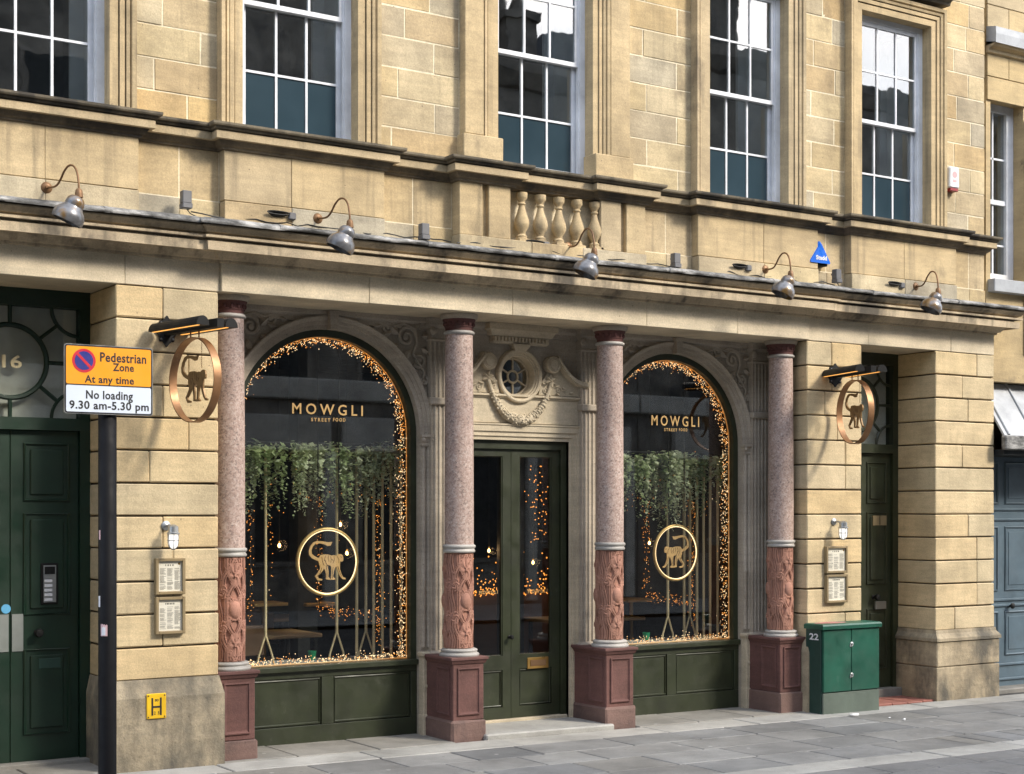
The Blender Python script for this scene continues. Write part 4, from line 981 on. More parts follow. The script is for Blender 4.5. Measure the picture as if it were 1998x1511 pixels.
ring_sign(1.665, 1.42, .80, .285, 1, 'gold ring with walking monkey facing the entrance, hung left of doorway in arched window')
ring_sign(5.345, 1.44, .80, .272, -1, 'gold ring with walking monkey facing the entrance, hung in arched window beside green cabinet')

def garland(xc, seed, label):
    rnd = random.Random(seed); g = M()
    T = thing('hanging_greenery', (xc, .98, 1.8), label, 'greenery', 'greenery hung behind the shop windows')
    M().tube([(xc - .85, 1.0, 2.40), (xc + .85, 1.0, 2.40)], .012, 8).build('rail', 'black_iron', T)
    lv = {0: M(), 1: M()}
    for s in range(300):
        x = xc + rnd.uniform(-.84, .84); y = .93 + rnd.uniform(-.15, .13); cl = noise.noise(Vector((x * 5.5, seed * 3.1, 0))); z = 2.40 + rnd.uniform(-.03, .02) + .08 * cl
        ln = rnd.uniform(.22, .62) * (1.0 + .6 * noise.noise(Vector((x * 4.2, seed, 0))))
        if noise.noise(Vector((x * 7.5, seed + 9, y * 6))) < -.28: continue
        k = int(ln / .016); zz = z; col = 0 if noise.noise(Vector((x * 3.6, seed + 4, y * 5))) > .04 else 1; big = rnd.uniform(.7, 1.35)
        dx = dy = 0
        for i in range(k):
            zz -= .016; dx += rnd.uniform(-.007, .007); dy += rnd.uniform(-.005, .005)
            a_ = rnd.uniform(0, 6.283); L = rnd.uniform(.02, .05) * (1.3 - .7 * i / k) * big; W = L * rnd.uniform(.25, .5); tilt = rnd.uniform(-1.2, .4)
            c_ = Vector((x + dx, y + dy, zz)); d = Vector((math.cos(a_) * math.cos(tilt), math.sin(a_) * math.cos(tilt), math.sin(tilt))); s_ = d.cross(Vector((rnd.uniform(-.4, .4), rnd.uniform(-.4, .4), 1))).normalized() * W
            c0 = c_ + d * L * .5; lv[col if rnd.random() < .8 else 1].add([c_, c0 + s_, c_ + d * L, c0 - s_], [(0, 1, 2, 3)])
    lv[0].build('leaves', 'leaf_green', T)['kind'] = 'stuff'; lv[1].build('leaves', 'leaf_pale', T)['kind'] = 'stuff'
garland(XC1, 1, 'curtain of trailing green leaves behind arched window left of the entrance doors')
garland(XC2, 2, 'curtain of trailing green leaves behind arched window next to the green cabinet')

def octa(m, p, r): 
    x, y, z = p; m.add([(x + r, y, z), (x - r, y, z), (x, y + r, z), (x, y - r, z), (x, y, z + r), (x, y, z - r)], [(0, 2, 4), (2, 1, 4), (1, 3, 4), (3, 0, 4), (2, 0, 5), (1, 2, 5), (3, 1, 5), (0, 3, 5)])
def fairy(xc, seed, label, right):
    rnd = random.Random(seed); T = thing('fairy_light_string', (xc, .69, .60), label, 'fairy lights', 'fairy lights round the arched windows')
    A, P_ = M(), M(); r = AR - .055
    def put(x, y, z, pale): octa(P_ if rnd.random() < pale else A, (x, y, z), rnd.uniform(.003, .0048))
    for i in range(900):
        a_ = rnd.uniform(0, math.pi); o = abs(rnd.gauss(0, .032)) + .003
        put(xc + (r - o) * math.cos(a_), rnd.uniform(.66, .74), ZSP + (r - o) * math.sin(a_), .6 if o > .02 else .3)
    for i in range(480):
        o = abs(rnd.gauss(0, .034)) + .004; put(xc + r - o, rnd.uniform(.66, .74), rnd.uniform(.61, ZSP), .7)
    for i in range(150):
        o = abs(rnd.gauss(0, .015)) + .004; put(xc - r + o, rnd.uniform(.66, .74), rnd.uniform(1.7, ZSP), .3)
    for i in range(420):
        put(xc + rnd.uniform(-r, r), rnd.uniform(.66, .78), .605 + abs(rnd.gauss(0, .028)), .7)
    def strand(xa, za, xb, zb, n, sp, y): 
        for i in range(n): t = rnd.random(); put(xa + (xb - xa) * t + rnd.gauss(0, sp), y + rnd.uniform(-.05, .05), za + (zb - za) * t + rnd.gauss(0, sp), .05)
    y = 1.35; s = xc - XC1
    strand(1.86 + s, 1.95, 1.86 + s, 1.05, 70, .012, y); strand(1.86 + s, 1.0, 2.42 + s, .92, 90, .03, y)
    strand(2.43 + s, 1.95, 2.45 + s, .66, 190, .028, y); strand(1.22 + s, 1.9, 1.22 + s, .9, 60, .016, y); strand(1.40 + s, 1.9, 1.40 + s, 1.1, 26, .012, y)
    strand(1.15 + s, 2.05, 2.6 + s, 1.95, 60, .12, 1.15)
    A.build('amber_bulbs', 'fairy_orange', T)['kind'] = 'stuff'; P_.build('pale_bulbs', 'fairy_pale', T)['kind'] = 'stuff'
    n = 40; path = [(xc + r - .004, .668, .604)] + [(xc + (r - .004) * math.cos(math.pi * i / n), .668, ZSP + (r - .004) * math.sin(math.pi * i / n)) for i in range(n + 1)] + [(xc - r + .004, .668, .604)]
    M().tube(path, .005, 5).build('light_tube', 'led_edge', T); M().tube([(xc - r, .668, .607), (xc + r, .668, .607)], .006, 5).build('light_tube', 'led_edge', T)
    wr = M()
    for (xa, za, xb, zb) in ((1.86, 2.1, 1.86, 1.0), (1.86, 1.0, 2.42, .93), (2.43, 2.1, 2.45, .62), (1.22, 2.1, 1.22, .85)): wr.tube([(xa + s, y, za), (xb + s, y, zb)], .002, 4)
    wr.build('wire', 'cable', T)
fairy(XC1, 11, 'amber fairy lights round the arched window left of the entrance doors', 0)
fairy(XC2, 12, 'amber fairy lights round the arched window next to the green cabinet', 1)

# gold rope stands on the window boards, some splayed in two at the foot
def rope_stand(x, y, forked, lab):
    T = thing('rope_stand', (x, y, .585), lab, 'stand', 'gold stands on the window boards')
    M().tube([(x, y, .585 if not forked else .80), (x, y, 2.37)], .013, 8).build('pole', 'rope', T, smooth=60)
    if forked:
        for sx in (-1, 1): M().tube([(x + sx * .075, y, .585), (x + sx * .06, y, .65), (x + sx * .006, y, .81)], .009, 8).build('leg', 'rope', T, smooth=60)
    else: M().lathe([(.02, 0), (.02, .006), (.012, .01)], 12, x, y, .585).build('foot', 'rope', T)
for s, nm in ((0, 'left of the entrance doors'), (XC2 - XC1, 'next to the green cabinet')):
    for u in (518, 657, 714): x = PX(u, 1200, 1.0)[0] + s; rope_stand(x, 1.0, True, 'gold stand with splayed foot in arched window ' + nm)
    for u in (696, 729, 746, 763, 782): x = PX(u, 1200, .95)[0] + s; rope_stand(x, .95, False, 'slim straight gold pole in arched window ' + nm)
def bar_table(x, y, lab, h=.98):
    T = thing('bar_table', (x, y, 0), lab, 'table', 'small tables inside the shop')
    M().cbox(x - .16, x + .16, y - .16, y + .16, h - .03, h, .004).build('table_top', 'gold', T)
    M().tube([(x, y, 0), (x, y, h - .03)], .02, 10).build('pedestal', 'brass', T); M().lathe([(.14, 0), (.14, .012), (.03, .03)], 20, x, y, 0).build('foot', 'brass', T)
bar_table(PX(515, 1175, 1.9)[0], 1.9, 'small gold topped table behind window left of the entrance, beside the leftmost splayed stand', PX(515, 1175, 1.9)[1])
bar_table(PX(614, 1175, 2.4)[0], 2.4, 'small gold topped table seen below the ring sign left of the entrance', PX(614, 1175, 2.4)[1])
bar_table(PX(1232, 1168, 1.9)[0], 1.9, 'small gold topped table behind the window next to the green cabinet', PX(1232, 1168, 1.9)[1])
for s, nm in ((0, 'left of the entrance'), (XC2 - XC1, 'next to the green cabinet')):
    x, z = PX(609, 1245, 1.12); x += s
    tag(M().lathe([(.028, 0), (.037, .075), (.033, .075), (.026, .006)], 20, x, 1.12, .585, cap=False).build('small_pot', 'bucket_green', None, smooth=50), 'small green pot on the window board %s' % nm, 'pot', 'green pots in the windows')
def stool(x, y, rz, lab):
    T = thing('bar_chair', (x, y, 0), lab, 'chair', 'chairs inside the shop'); ca, sa = math.cos(rz), math.sin(rz)
    tr = lambda a, b, c: (x + a * ca - b * sa, y + a * sa + b * ca, c)
    M().cbox(-.18, .18, -.18, .18, .44, .475, .01).fix(tr).build('seat', 'wood', T)
    for a in (-.15, .15):
        for b in (-.15, .15): M().tube([tr(a * 1.1, b * 1.1, 0), tr(a, b, .44)], .012, 6).build('leg', 'black_iron', T)
    M().cbox(-.18, .18, .15, .175, .62, .88, .01).fix(tr).build('backrest', 'wood', T)
    for a in (-.15, .15): M().tube([tr(a, .16, .46), tr(a, .165, .64)], .011, 6).build('back_post', 'black_iron', T)
def dining(x, y, lab):
    T = thing('dining_table', (x, y, 0), lab, 'table', 'dining tables inside the shop')
    M().cbox(x - .55, x + .55, y - .32, y + .32, .72, .755, .006).build('table_top', 'pale_wood', T)
    for a in (-.48, .48):
        for b in (-.26, .26): M().tube([(x + a, y + b, 0), (x + a, y + b, .72)], .022, 8).build('leg', 'black_iron', T)
for x, y, nm in ((1.5, 2.0, 'behind the ring sign left of the entrance'), (2.3, 3.9, 'deep in the room left of the entrance'), (5.2, 2.1, 'behind the ring sign next to the green cabinet'), (5.9, 4.0, 'deep in the room next to the green cabinet')):
    dining(x, y, 'pale wooden dining table ' + nm)
    stool(x - .35, y - .52, math.pi, 'dark chair at street side of table ' + nm); stool(x + .35, y + .52, 0, 'dark chair at far side of table ' + nm)
# pendant bulbs deep in the room
def pendant(u, v, y, lab, r=.014, watts=.5):
    x, z = PX(u, v, y); T = thing('pendant_lamp', (x, y, z), lab, 'lamp', 'bare bulbs hanging in the shop')
    M().lathe([(.001, -r * 1.3), (r * .7, -r), (r, 0), (r * .7, r * .9), (r * .35, r * 1.6)], 14, x, y, z).build('bulb', 'bulb_warm', T, smooth=60)
    M().lathe([(r * .5, r * 1.5), (r * .5, r * 2.8), (.004, r * 3)], 10, x, y, z).build('socket', 'brass', T)
    M().tube([(x, y, z + r * 2.9), (x, y, 3.44)], .003, 5).build('flex', 'cable', T)
    pl = bpy.data.lights.new('bulb_light', 'POINT'); pl.energy = watts; pl.color = (1, .6, .28); pl.shadow_soft_size = .05
    po = bpy.data.objects.new('bulb_light', pl); COL.objects.link(po); po.parent = T; po.location = (0, -.06, 0)
pendant(954, 1075, 2.6, 'glowing bare bulb behind the left door leaf, beside a granite column'); pendant(1040, 1098, 3.0, 'glowing bare bulb behind the right door leaf')
pendant(545, 1065, 2.0, 'small bare bulb behind left arched window, outside the gold ring'); pendant(664, 1024, 2.2, 'small bare bulb above the ring sign left of the entrance'); pendant(677, 1080, 2.4, 'small bare bulb seen through the ring sign left of the entrance')
pendant(1267, 1060, 2.0, 'small bare bulb behind the window next to the green cabinet'); pendant(1350, 1010, 2.2, 'small bare bulb above the ring sign next to the green cabinet')
# lights on the bar counter behind the doors
cx0 = PX(930, 1250, 3.2)[0]; cx1 = PX(1078, 1250, 3.2)[0]
tag(M().cbox(cx0 - .5, cx1 + .6, 3.2, 3.8, 0, .95, .01).build('bar_counter', 'wood'), 'dark wooden bar counter inside behind the entrance doors', 'counter')
T = thing('fairy_light_string', (cx0 + .3, 3.15, .95), 'amber fairy lights along the bar counter behind the doors', 'fairy lights'); rnd = random.Random(4); A = M()
for i in range(330):
    x = rnd.uniform(cx0 - .2, cx1 + .4); octa(A, (x, 3.15 + rnd.uniform(-.03, .03), .93 + abs(rnd.gauss(0, .12)) * (1 if rnd.random() < .8 else 2.2)), rnd.uniform(.006, .011))
for i in range(60): octa(A, (PX(1045, 1000, 2.0)[0] + rnd.gauss(0, .10), 2.0, rnd.uniform(1.5, 2.3)), .007)
A.build('amber_bulbs', 'fairy_orange', T)['kind'] = 'stuff'; M().tube([(cx0 - .2, 3.15, .955), (cx1 + .4, 3.15, .955)], .003, 4).build('wire', 'cable', T)

# ================================================================== THINGS ON THE FACADE
# ---- swan neck lamps
def swan_lamp(x, label, deg):
    z = 4.066; yw = -.057; T = thing('swan_neck_lamp', (x, yw, z), label, 'wall lamp', 'swan neck lamps above the cornice')
    M().lathe_ax([(.001, -.045), (.036, -.042), (.040, -.034), (.040, .0), (.034, .008), (.014, .014), (.011, .03)], (x, yw - .0, z), (0, -1, 0), 20).build('wall_rose', 'aged_brass', T, smooth=40)
    dxl, dyl = math.sin(R(deg)), -math.cos(R(deg)); pts = [(0, 0), (.1, -.012), (.165, -.008), (.22, .02), (.275, .065), (.345, .092), (.42, .078), (.472, .03), (.495, -.04), (.5, -.09), (.5, -.13)]
    P_ = []
    for i in range(len(pts) - 1):
        p0, p1, p2, p3 = pts[max(i - 1, 0)], pts[i], pts[i + 1], pts[min(i + 2, len(pts) - 1)]
        for q in range(5):
            t = q / 5; P_.append(tuple(.5 * (2 * p1[j] + (p2[j] - p0[j]) * t + (2 * p0[j] - 5 * p1[j] + 4 * p2[j] - p3[j]) * t * t + (3 * p1[j] - p0[j] - 3 * p2[j] + p3[j]) * t ** 3) for j in (0, 1)))
    P_.append(pts[-1])
    M().tube([(x + dxl * a, yw + dyl * a, z + b) for a, b in P_], .0075, 10).build('arm', 'aged_brass', T, smooth=60)
    o = Vector((x + dxl * .5, yw + dyl * .5, z - .13)); ax = Vector((-.42, .22, -1)).normalized()
    M().lathe_ax([(.012, -.045), (.022, -.035), (.026, -.01), (.028, .015)], o, (0, 0, -1), 16).build('lamp_holder', 'aged_brass', T, smooth=40)
    M().lathe_ax([(.024, .008), (.046, .018), (.060, .038), (.064, .062), (.062, .078), (.070, .092), (.090, .112), (.104, .14), (.108, .168), (.104, .190), (.098, .193), (.100, .168), (.086, .118), (.058, .082), (.058, .06), (.042, .026), (.018, .014)], o, ax, 36, cap=False).build('lamp_shade', 'shade_enamel', T, smooth=35)
    M().lathe_ax([(.001, .02), (.02, .03), (.03, .07), (.03, .10), (.015, .125), (.001, .145)], o, ax, 14).build('bulb', 'alarm_white', T, smooth=60)
    return T
for x, lab, dg_ in ((-.891, 'swan neck lamp with bell shade above the number 16 door', 8), (1.165, 'swan neck lamp with bell shade above the left arched window', 2), (3.49, 'swan neck lamp with bell shade in front of the stone balusters', -10),
               (5.71, 'swan neck lamp with bell shade beside the blue alarm box', -16), (7.70, 'swan neck lamp with bell shade at the cornice end above the narrow green door', -23)): swan_lamp(x, lab, dg_)
# ---- small floodlights and their cables
def flood(x, z, label):
    y = -.085; T = thing('small_floodlight', (x, y, z - .06), label, 'floodlight', 'small grey floodlights along the cornice')
    M().cbox(x - .034, x + .034, y - .035, y + .03, z - .03, z + .06, .004).build('body', 'grey_metal', T)
    m = M(); m.cbox(x - .037, x + .037, y - .045, y + .032, z - .068, z - .031, .004); m.build('lamp_head', 'grey_metal', T)
    M().cbox(x - .03, x + .03, y - .04, y + .02, z - .073, z - .0675, .001).build('lens', 'clear_glass', T)
    M().tube([(x, y + .03, z + .02), (x, y + .06, z + .02)], .012, 8).build('bracket', 'grey_metal', T)
    M().tube([(x + .01, y, z - .07), (x + .03, y - .01, z - .10), (x + .08, y - .0, z - .115)], .004, 6).build('lead_cable', 'cable', T)
for u, v, lab in ((357, 392, 'small grey floodlight above the stone pier with menus'), (820, 454, 'small grey floodlight between window apron and balustrade, left side'), (1310, 510, 'small grey floodlight just right of the balustrade pedestal'), (1624, 540, 'small grey floodlight under the blue alarm box')):
    x, z = PX(u, v, -.03); flood(x, z, lab)
def cable_run(name, pts, label, r=.005): 
    return tag(M().tube(pts, r, 6).build(name, 'cable', None, smooth=60), label, 'cable')
rnd = random.Random(8)
def wander(xa, xb, n, z=4.0, y=-.02): return [(xa + (xb - xa) * i / n, y + rnd.uniform(-.012, .008) - .03, z + rnd.uniform(-.012, .012)) for i in range(n + 1)]
cable_run('power_cable', wander(.15, 2.35, 26), 'black power cable lying on the cornice over the left arched window')
cable_run('power_cable', [(p[0], p[1] - .03, p[2]) for p in wander(2.38, 4.6, 26)], 'black power cable lying on the cornice below the balusters')
cable_run('power_cable', wander(4.95, 6.6, 20), 'black power cable lying on the cornice under the blue alarm box')
def coil(x, label, w_=.17):
    T = thing('cable_coil', (x, -.05, 4.02), label, 'cable', 'cable coils beside the swan neck lamps')
    for k in range(5):
        a = w_ * (.5 + .1 * k) ; M().tube([(x + a * .6 * math.cos(2 * math.pi * i / 24), -.06 - .006 * k, 4.055 + .012 * math.sin(2 * math.pi * i / 24) + .004 * k) for i in range(24)], .004, 5, True).build('loop', 'cable', T, smooth=60)
    M().cbox(x + w_ * .5, x + w_ * .5 + .06, -.085, -.035, 4.03, 4.085, .008).build('junction_box', 'grey_metal', T)
    M().tube([(x + w_ * .5 + .06, -.05, 4.055), (x + w_ * .5 + .13, -.035, 4.06), (x + w_ * .5 + .2, -.02, 4.066)], .004, 6).build('lead', 'cable', T)
for x, lab in ((-1.32, 'junction box and cable by the lamp above number 16'), (.83, 'coiled cable by the lamp over the left arched window'), (3.14, 'coiled cable by the lamp in front of the balusters'), (5.38, 'coiled cable by the lamp near the blue alarm box'), (7.38, 'coiled cable by the lamp over the narrow green door')): coil(x, lab, .17 if x > -1 else .05)
# ---- alarm boxes
T = thing('alarm_box', (6.41, 0, 4.18), 'blue triangular alarm box on the sandstone apron', 'alarm')
tri = [(6.27, 4.19), (6.55, 4.19), (6.55, 4.208), (6.426, 4.395), (6.408, 4.395), (6.27, 4.208)]
m = M(); y0_ = WY; sc = lambda p, k: (6.412 + (p[0] - 6.412) * k, 4.265 + (p[1] - 4.28) * k)
vs = [(a, y0_, b) for a, b in tri] + [(a, -.03, b) for a, b in tri] + [(*sc(p, .88)[:1], -.055, sc(p, .88)[1]) for p in tri]
fs = [(i + 6 * k, (i + 1) % 6 + 6 * k, (i + 1) % 6 + 6 * k + 6, i + 6 * k + 6) for k in (0, 1) for i in range(6)] + [tuple(range(12, 18))]
m.add(vs, fs).build('cover', 'alarm_blue', T); M().cbox(6.30, 6.525, -.03, WY, 4.165, 4.192, .004).build('base', 'black_paint', T)
text_on('lettering', 'Stadd', 6.35, 6.49, 4.215, 4.258, -.055, 'alarm_white', T, 1.0, .03, .002)
T = thing('alarm_box', (8.30, .03, 5.09), 'white alarm box with red base beside the upper sash window', 'alarm')
M().cbox(8.225, 8.375, -.03, WY, 5.115, 5.33, .012).build('cover', 'alarm_white', T); M().cbox(8.24, 8.36, -.025, WY, 5.085, 5.114, .004).build('strobe', 'alarm_red', T)
M().lathe_ax([(.032, 0), (.032, .002)], (8.30, -.03, 5.25), (0, -1, 0), 20).build('badge', 'sticker_pink', T); M().box(8.275, 8.325, -.0325, -.0295, 5.175, 5.20).build('badge_text', 'sticker_pink', T)
# ---- projecting monkey signs
def sign(x, z, k, label, deg):
    rot = R(deg); dv = Vector((math.sin(rot), -math.cos(rot), 0)); sd = Vector((math.cos(rot), math.sin(rot), 0)); o = Vector((x, 0, z))
    T = thing('projecting_sign', (x, 0, z), label, 'sign', 'projecting ring signs on the stone piers')
    W2, H2 = .072 * k, .105; poly = []
    for i in range(72):
        a_ = 2 * math.pi * i / 72; r = .92 + .05 * math.cos(4 * a_) + .085 * math.cos(8 * a_) + .03 * math.cos(16 * a_); r *= 1.0
        poly.append((x + W2 * 1.02 * r * math.cos(a_) * 1.05, z + H2 * r * math.sin(a_) * 1.0))
    M().prism(poly, lambda a, b, d: (a, d, b), -.012, .004).build('back_plate', 'black_iron', T)
    for sx in (-1, 1):
        for sz in (-1, 1): M().lathe_ax([(.008, 0), (.008, .006), (.003, .01)], (x + sx * W2 * .62, -.012, z + sz * H2 * .55), (0, -1, 0), 10).build('bolt', 'grey_metal', T)
    def bar(off, l0, l1, hw, zz0, zz1, nm, mat, half=False):
        m = M()
        if not half:
            c = [o + sd * (off + a) + Vector((0, 0, b)) for a, b in ((-hw, zz0), (hw, zz0), (hw, zz1), (-hw, zz1))]
        else: c = [o + sd * (off + hw * math.cos(t)) + Vector((0, 0, zz0 + (zz1 - zz0) * math.sin(t))) for t in [math.pi * i / 10 for i in range(11)]]
        n = len(c); vs = [p + dv * l0 for p in c] + [p + dv * l1 for p in c]
        m.add(vs, [tuple(range(n)), tuple(range(n, 2 * n))] + [(i, (i + 1) % n, (i + 1) % n + n, i + n) for i in range(n)])
        return m.build(nm, mat, T)
    bar(0, .0, .72, .026, -.03, .03, 'arm', 'black_iron')
    for off in (-.115, .115):
        bar(off, .03, .68, .05, -.02, .045, 'light_trough', 'black_iron', True); bar(off - .022, .05, .66, .009, -.0235, -.0203, 'led_strip', 'led_strip')
        for l in (.16, .55): bar(off / 2, l, l + .015, .05, .0, .008, 'trough_strut', 'black_iron')
    c = o + dv * .385 + Vector((0, 0, -.375)); r = .30; n = 72; m = M(); bw = .03
    for i in range(n):
        a_ = 2 * math.pi * i / n; d = dv * math.cos(a_) + Vector((0, 0, 1)) * math.sin(a_)
        for (q, s_) in ((r, -bw), (r, bw), (r - .008, bw), (r - .008, -bw)): m.v.append(tuple(c + d * q + sd * s_))
    for i in range(n):
        for q in range(4): m.f.append((4 * i + q, 4 * i + (q + 1) % 4, 4 * ((i + 1) % n) + (q + 1) % 4, 4 * ((i + 1) % n) + q))
    m.build('ring', 'copper', T, smooth=30)
    for l in (.33, .44): M().tube([tuple(o + dv * l + Vector((0, 0, -.024))), tuple(o + dv * l + Vector((0, 0, -.078)))], .006, 6).build('hanger', 'copper', T)
    monkey(T, lambda a, b, d: tuple(c + dv * a + Vector((0, 0, b)) + sd * d), r * .98, .012, 'monkey_bronze')
    ch = M(); hx = .2 * r * 2 * .45 / .6 * .0 + .30 * r; top = math.sqrt(max(0, (r - .01) ** 2 - hx * hx)); zz = top; i = 0
    while zz > .26 * r:
        p = c + dv * hx + Vector((0, 0, zz)); e = sd if i % 2 else dv
        ch.tube([tuple(p + e * .004 * math.cos(2 * math.pi * q / 8) + Vector((0, 0, .009 * math.sin(2 * math.pi * q / 8)))) for q in range(8)], .0013, 4, True); zz -= .0145; i += 1
    ch.build('chain', 'monkey_bronze', T)
sign(-.012, 3.138, 1.0, 'bronze ring sign with monkey on black lit bracket, over the lantern beside number 16', 10)
sign(6.648, 3.138, 1.3, 'bronze ring sign with monkey on black lit bracket, above the green cabinet', -16)
# ---- bulkhead lanterns
def lantern(x, z, label):
    T = thing('wall_lantern', (x, 0, z), label, 'wall lamp', 'caged bulkhead lanterns over the menus'); y = -.115; xx = x + .015
    M().lathe_ax([(.034, -.004), (.034, .012), (.022, .02), (.012, .026)], (x, 0, z + .02), (0, -1, 0), 20).build('wall_plate', 'steel', T, smooth=40)
    M().tube([(x, -.01, z + .02), (x + .003, -.06, z + .022), (xx, -.10, z + .012), (xx, y, z)], .009, 8).build('arm', 'steel', T, smooth=60)
    M().lathe([(.012, .035), (.02, .03), (.036, .02), (.038, -.02), (.046, -.026), (.046, -.036), (.03, -.038)], 24, xx, y, z - .005).build('cap', 'steel', T, smooth=35)
    M().lathe([(.034, -.04), (.036, -.06), (.036, -.10), (.028, -.125), (.012, -.138), (.001, -.14)], 24, xx, y, z - .005, cap=False).build('glass_jar', 'lantern_glow', T, smooth=60)
    c = M(); c.tube([(xx + .040 * math.cos(2 * math.pi * i / 24), y + .040 * math.sin(2 * math.pi * i / 24), z - .085) for i in range(24)], .0028, 5, True)
    for i in range(6):
        a_ = i * math.pi / 3 + .3; c.tube([(xx + r_ * math.cos(a_), y + r_ * math.sin(a_), z + q) for r_, q in ((.041, -.04), (.040, -.10), (.033, -.13), (.014, -.149), (0, -.151))], .0025, 5)
    c.build('cage', 'grey_metal', T, smooth=60)
lantern(PX(323, 1035, 0)[0], 1.715, 'caged bulkhead lantern over the menus beside number 16'); lantern(PX(1626, 1025, 0)[0], 1.715, 'caged bulkhead lantern over the menus above the green cabinet')
# ---- menu cases
def menu(x0, x1, z0, z1, label, badge, seed):
    T = thing('menu_case', ((x0 + x1) / 2, 0, z0), label, 'menu', 'framed menus on the stone piers'); f = .022; y = -.042
    m = M(); m.cbox(x0, x0 + f, y, .002, z0, z1, .003); m.cbox(x1 - f, x1, y, .002, z0, z1, .003); m.cbox(x0 + f + .0003, x1 - f - .0003, y, .002, z0, z0 + f, .003); m.cbox(x0 + f + .0003, x1 - f - .0003, y, .002, z1 - f, z1, .003)
    m.build('frame', 'menu_frame', T); M().box(x0 + f - .002, x1 - f + .002, -.022, .001, z0 + f - .002, z1 - f + .002).build('menu_sheet', 'paper', T)
    rnd = random.Random(seed); p = M(); yp = -.0226; w_ = x1 - x0 - 2 * f; ax = x0 + f; top = z1 - f
    n = 4 if badge else 6; 
    for i in range(n): xa = ax + w_ * (.30 + .4 * i / n); p.box(xa, xa + w_ * (.05 if i % 2 else .035), yp, -.0218, top - .034, top - .022)
    for c in range(3):
        zz = top - .05
        while zz > z0 + f + .014:
            if rnd.random() < .85: xa = ax + w_ * (.07 + .31 * c); p.box(xa, xa + w_ * rnd.uniform(.16, .27), yp, -.0218, zz - .0022, zz)
            zz -= .0052
    p.build('printed_lines', 'print', T)
    if badge: M().lathe_ax([(.009, 0), (.009, .001)], (x1 - f - .02, -.022, top - .018), (0, -1, 0), 16).build('badge', 'brass', T)
    M().box(x0 + f - .001, x1 - f + .001, -.034, -.031, z0 + f - .001, z1 - f + .001).build('glass_front', 'clear_glass', T)
menu(-.105, .117, 1.24, 1.50, 'framed menu with gold badge under the lantern beside number 16', True, 1); menu(-.105, .117, .955, 1.222, 'framed menu without badge, lower of the pair beside number 16', False, 2)
menu(6.505, 6.785, 1.245, 1.502, 'framed menu with gold badge under the lantern above the green cabinet', True, 3); menu(6.508, 6.788, .962, 1.230, 'framed menu without badge, lower of the pair above the green cabinet', False, 4)
# ---- hydrant plate
T = thing('hydrant_sign', (-.105, -.05, .36), 'yellow hydrant plate with black H on the pier plinth', 'sign')
hx0, hx1, hz0, hz1 = -.181, -.037, .355, .535
M().cbox(hx0, hx1, -.062, -.049, hz0, hz1, .004).build('plate', 'hydrant_yellow', T)
m = M(); m.box(hx0 + .034, hx0 + .047, -.0635, -.0615, hz0 + .025, hz1 - .03); m.box(hx1 - .047, hx1 - .034, -.0635, -.0615, hz0 + .025, hz1 - .03); m.box(hx0 + .047, hx1 - .047, -.0635, -.0615, hz0 + .078, hz0 + .092); m.build('letter', 'sign_black', T)
text_on('number', '80', -.122, -.094, .478, .496, -.062, 'sign_black', T, 1.0, .02, .001); text_on('number', '2', -.128, -.116, .385, .408, -.062, 'sign_black', T, 1.0, .02, .001); text_on('number', '5', -.10, -.088, .385, .408, -.062, 'sign_black', T, 1.0, .02, .001)
for sx in (hx0 + .012, hx1 - .012):
    for sz in (hz0 + .014, hz1 - .014): M().lathe_ax([(.005, 0), (.005, .003), (.002, .004)], (sx, -.062, sz), (0, -1, 0), 10).build('screw', 'sign_black', T)

# ================================================================== STREET FURNITURE
# ---- sign on post
py = -1.0; pxc = PX(209.5, 900, py)[0]; pr = .0575
T = thing('sign_post', (pxc, py, gz(pxc)), 'black post carrying a yellow and white parking sign', 'sign post')
M().lathe([(pr, -.1), (pr, 2.86), (pr * .8, 2.875), (.001, 2.88)], 28, pxc, py, 0).build('post', 'black_paint', T, smooth=40)
sy = py - .075; a0 = PX(126, 700, sy)[0]; a1 = PX(297, 700, sy)[0]; zt = PX(126, 672, sy)[1] + .003; zb = PX(126, 806, sy)[1] + .002; zm = PX(126, 750, sy)[1] + .002
S_ = thing('parking_sign', ((a0 + a1) / 2, sy, zb), 'yellow and white pedestrian zone no loading sign on black post', 'sign')
def rrect(x0, x1, z0, z1, r, n=6):
    p = []
    for cx_, cz_, q in ((x1 - r, z1 - r, 0), (x0 + r, z1 - r, 1), (x0 + r, z0 + r, 2), (x1 - r, z0 + r, 3)):
        p += [(cx_ + r * math.cos(math.pi / 2 * (q + i / n)), cz_ + r * math.sin(math.pi / 2 * (q + i / n))) for i in range(n + 1)]
    return p
def plate(x0, x1, z0, z1, r, y0, y1, nm, mat, par): return M().prism(rrect(x0, x1, z0, z1, r), lambda a, b, d: (a, d, b), y0, y1).build(nm, mat, par)
plate(a0 - .004, a1 + .004, zb - .004, zt + .004, .018, sy, sy + .004, 'backing', 'steel', S_)
plate(a0, a1, zb, zt, .016, sy - .0012, sy - .0001, 'border', 'sign_black', S_)
plate(a0 + .009, a1 - .009, zm + .004, zt - .009, .010, sy - .0024, sy - .0013, 'yellow_panel', 'sign_orange', S_)
plate(a0 + .009, a1 - .009, zb + .009, zm - .004, .010, sy - .0024, sy - .0013, 'white_panel', 'sign_white', S_)
rx, rz_ = PX(163.5, 704, sy); 
M().lathe_ax([(.075, 0), (.075, .0012)], (rx, sy - .0025, rz_), (0, -1, 0), 40).build('red_roundel', 'sign_red', S_); M().lathe_ax([(.059, 0), (.059, .001)], (rx, sy - .0038, rz_), (0, -1, 0), 40).build('blue_disc', 'sign_blue', S_)
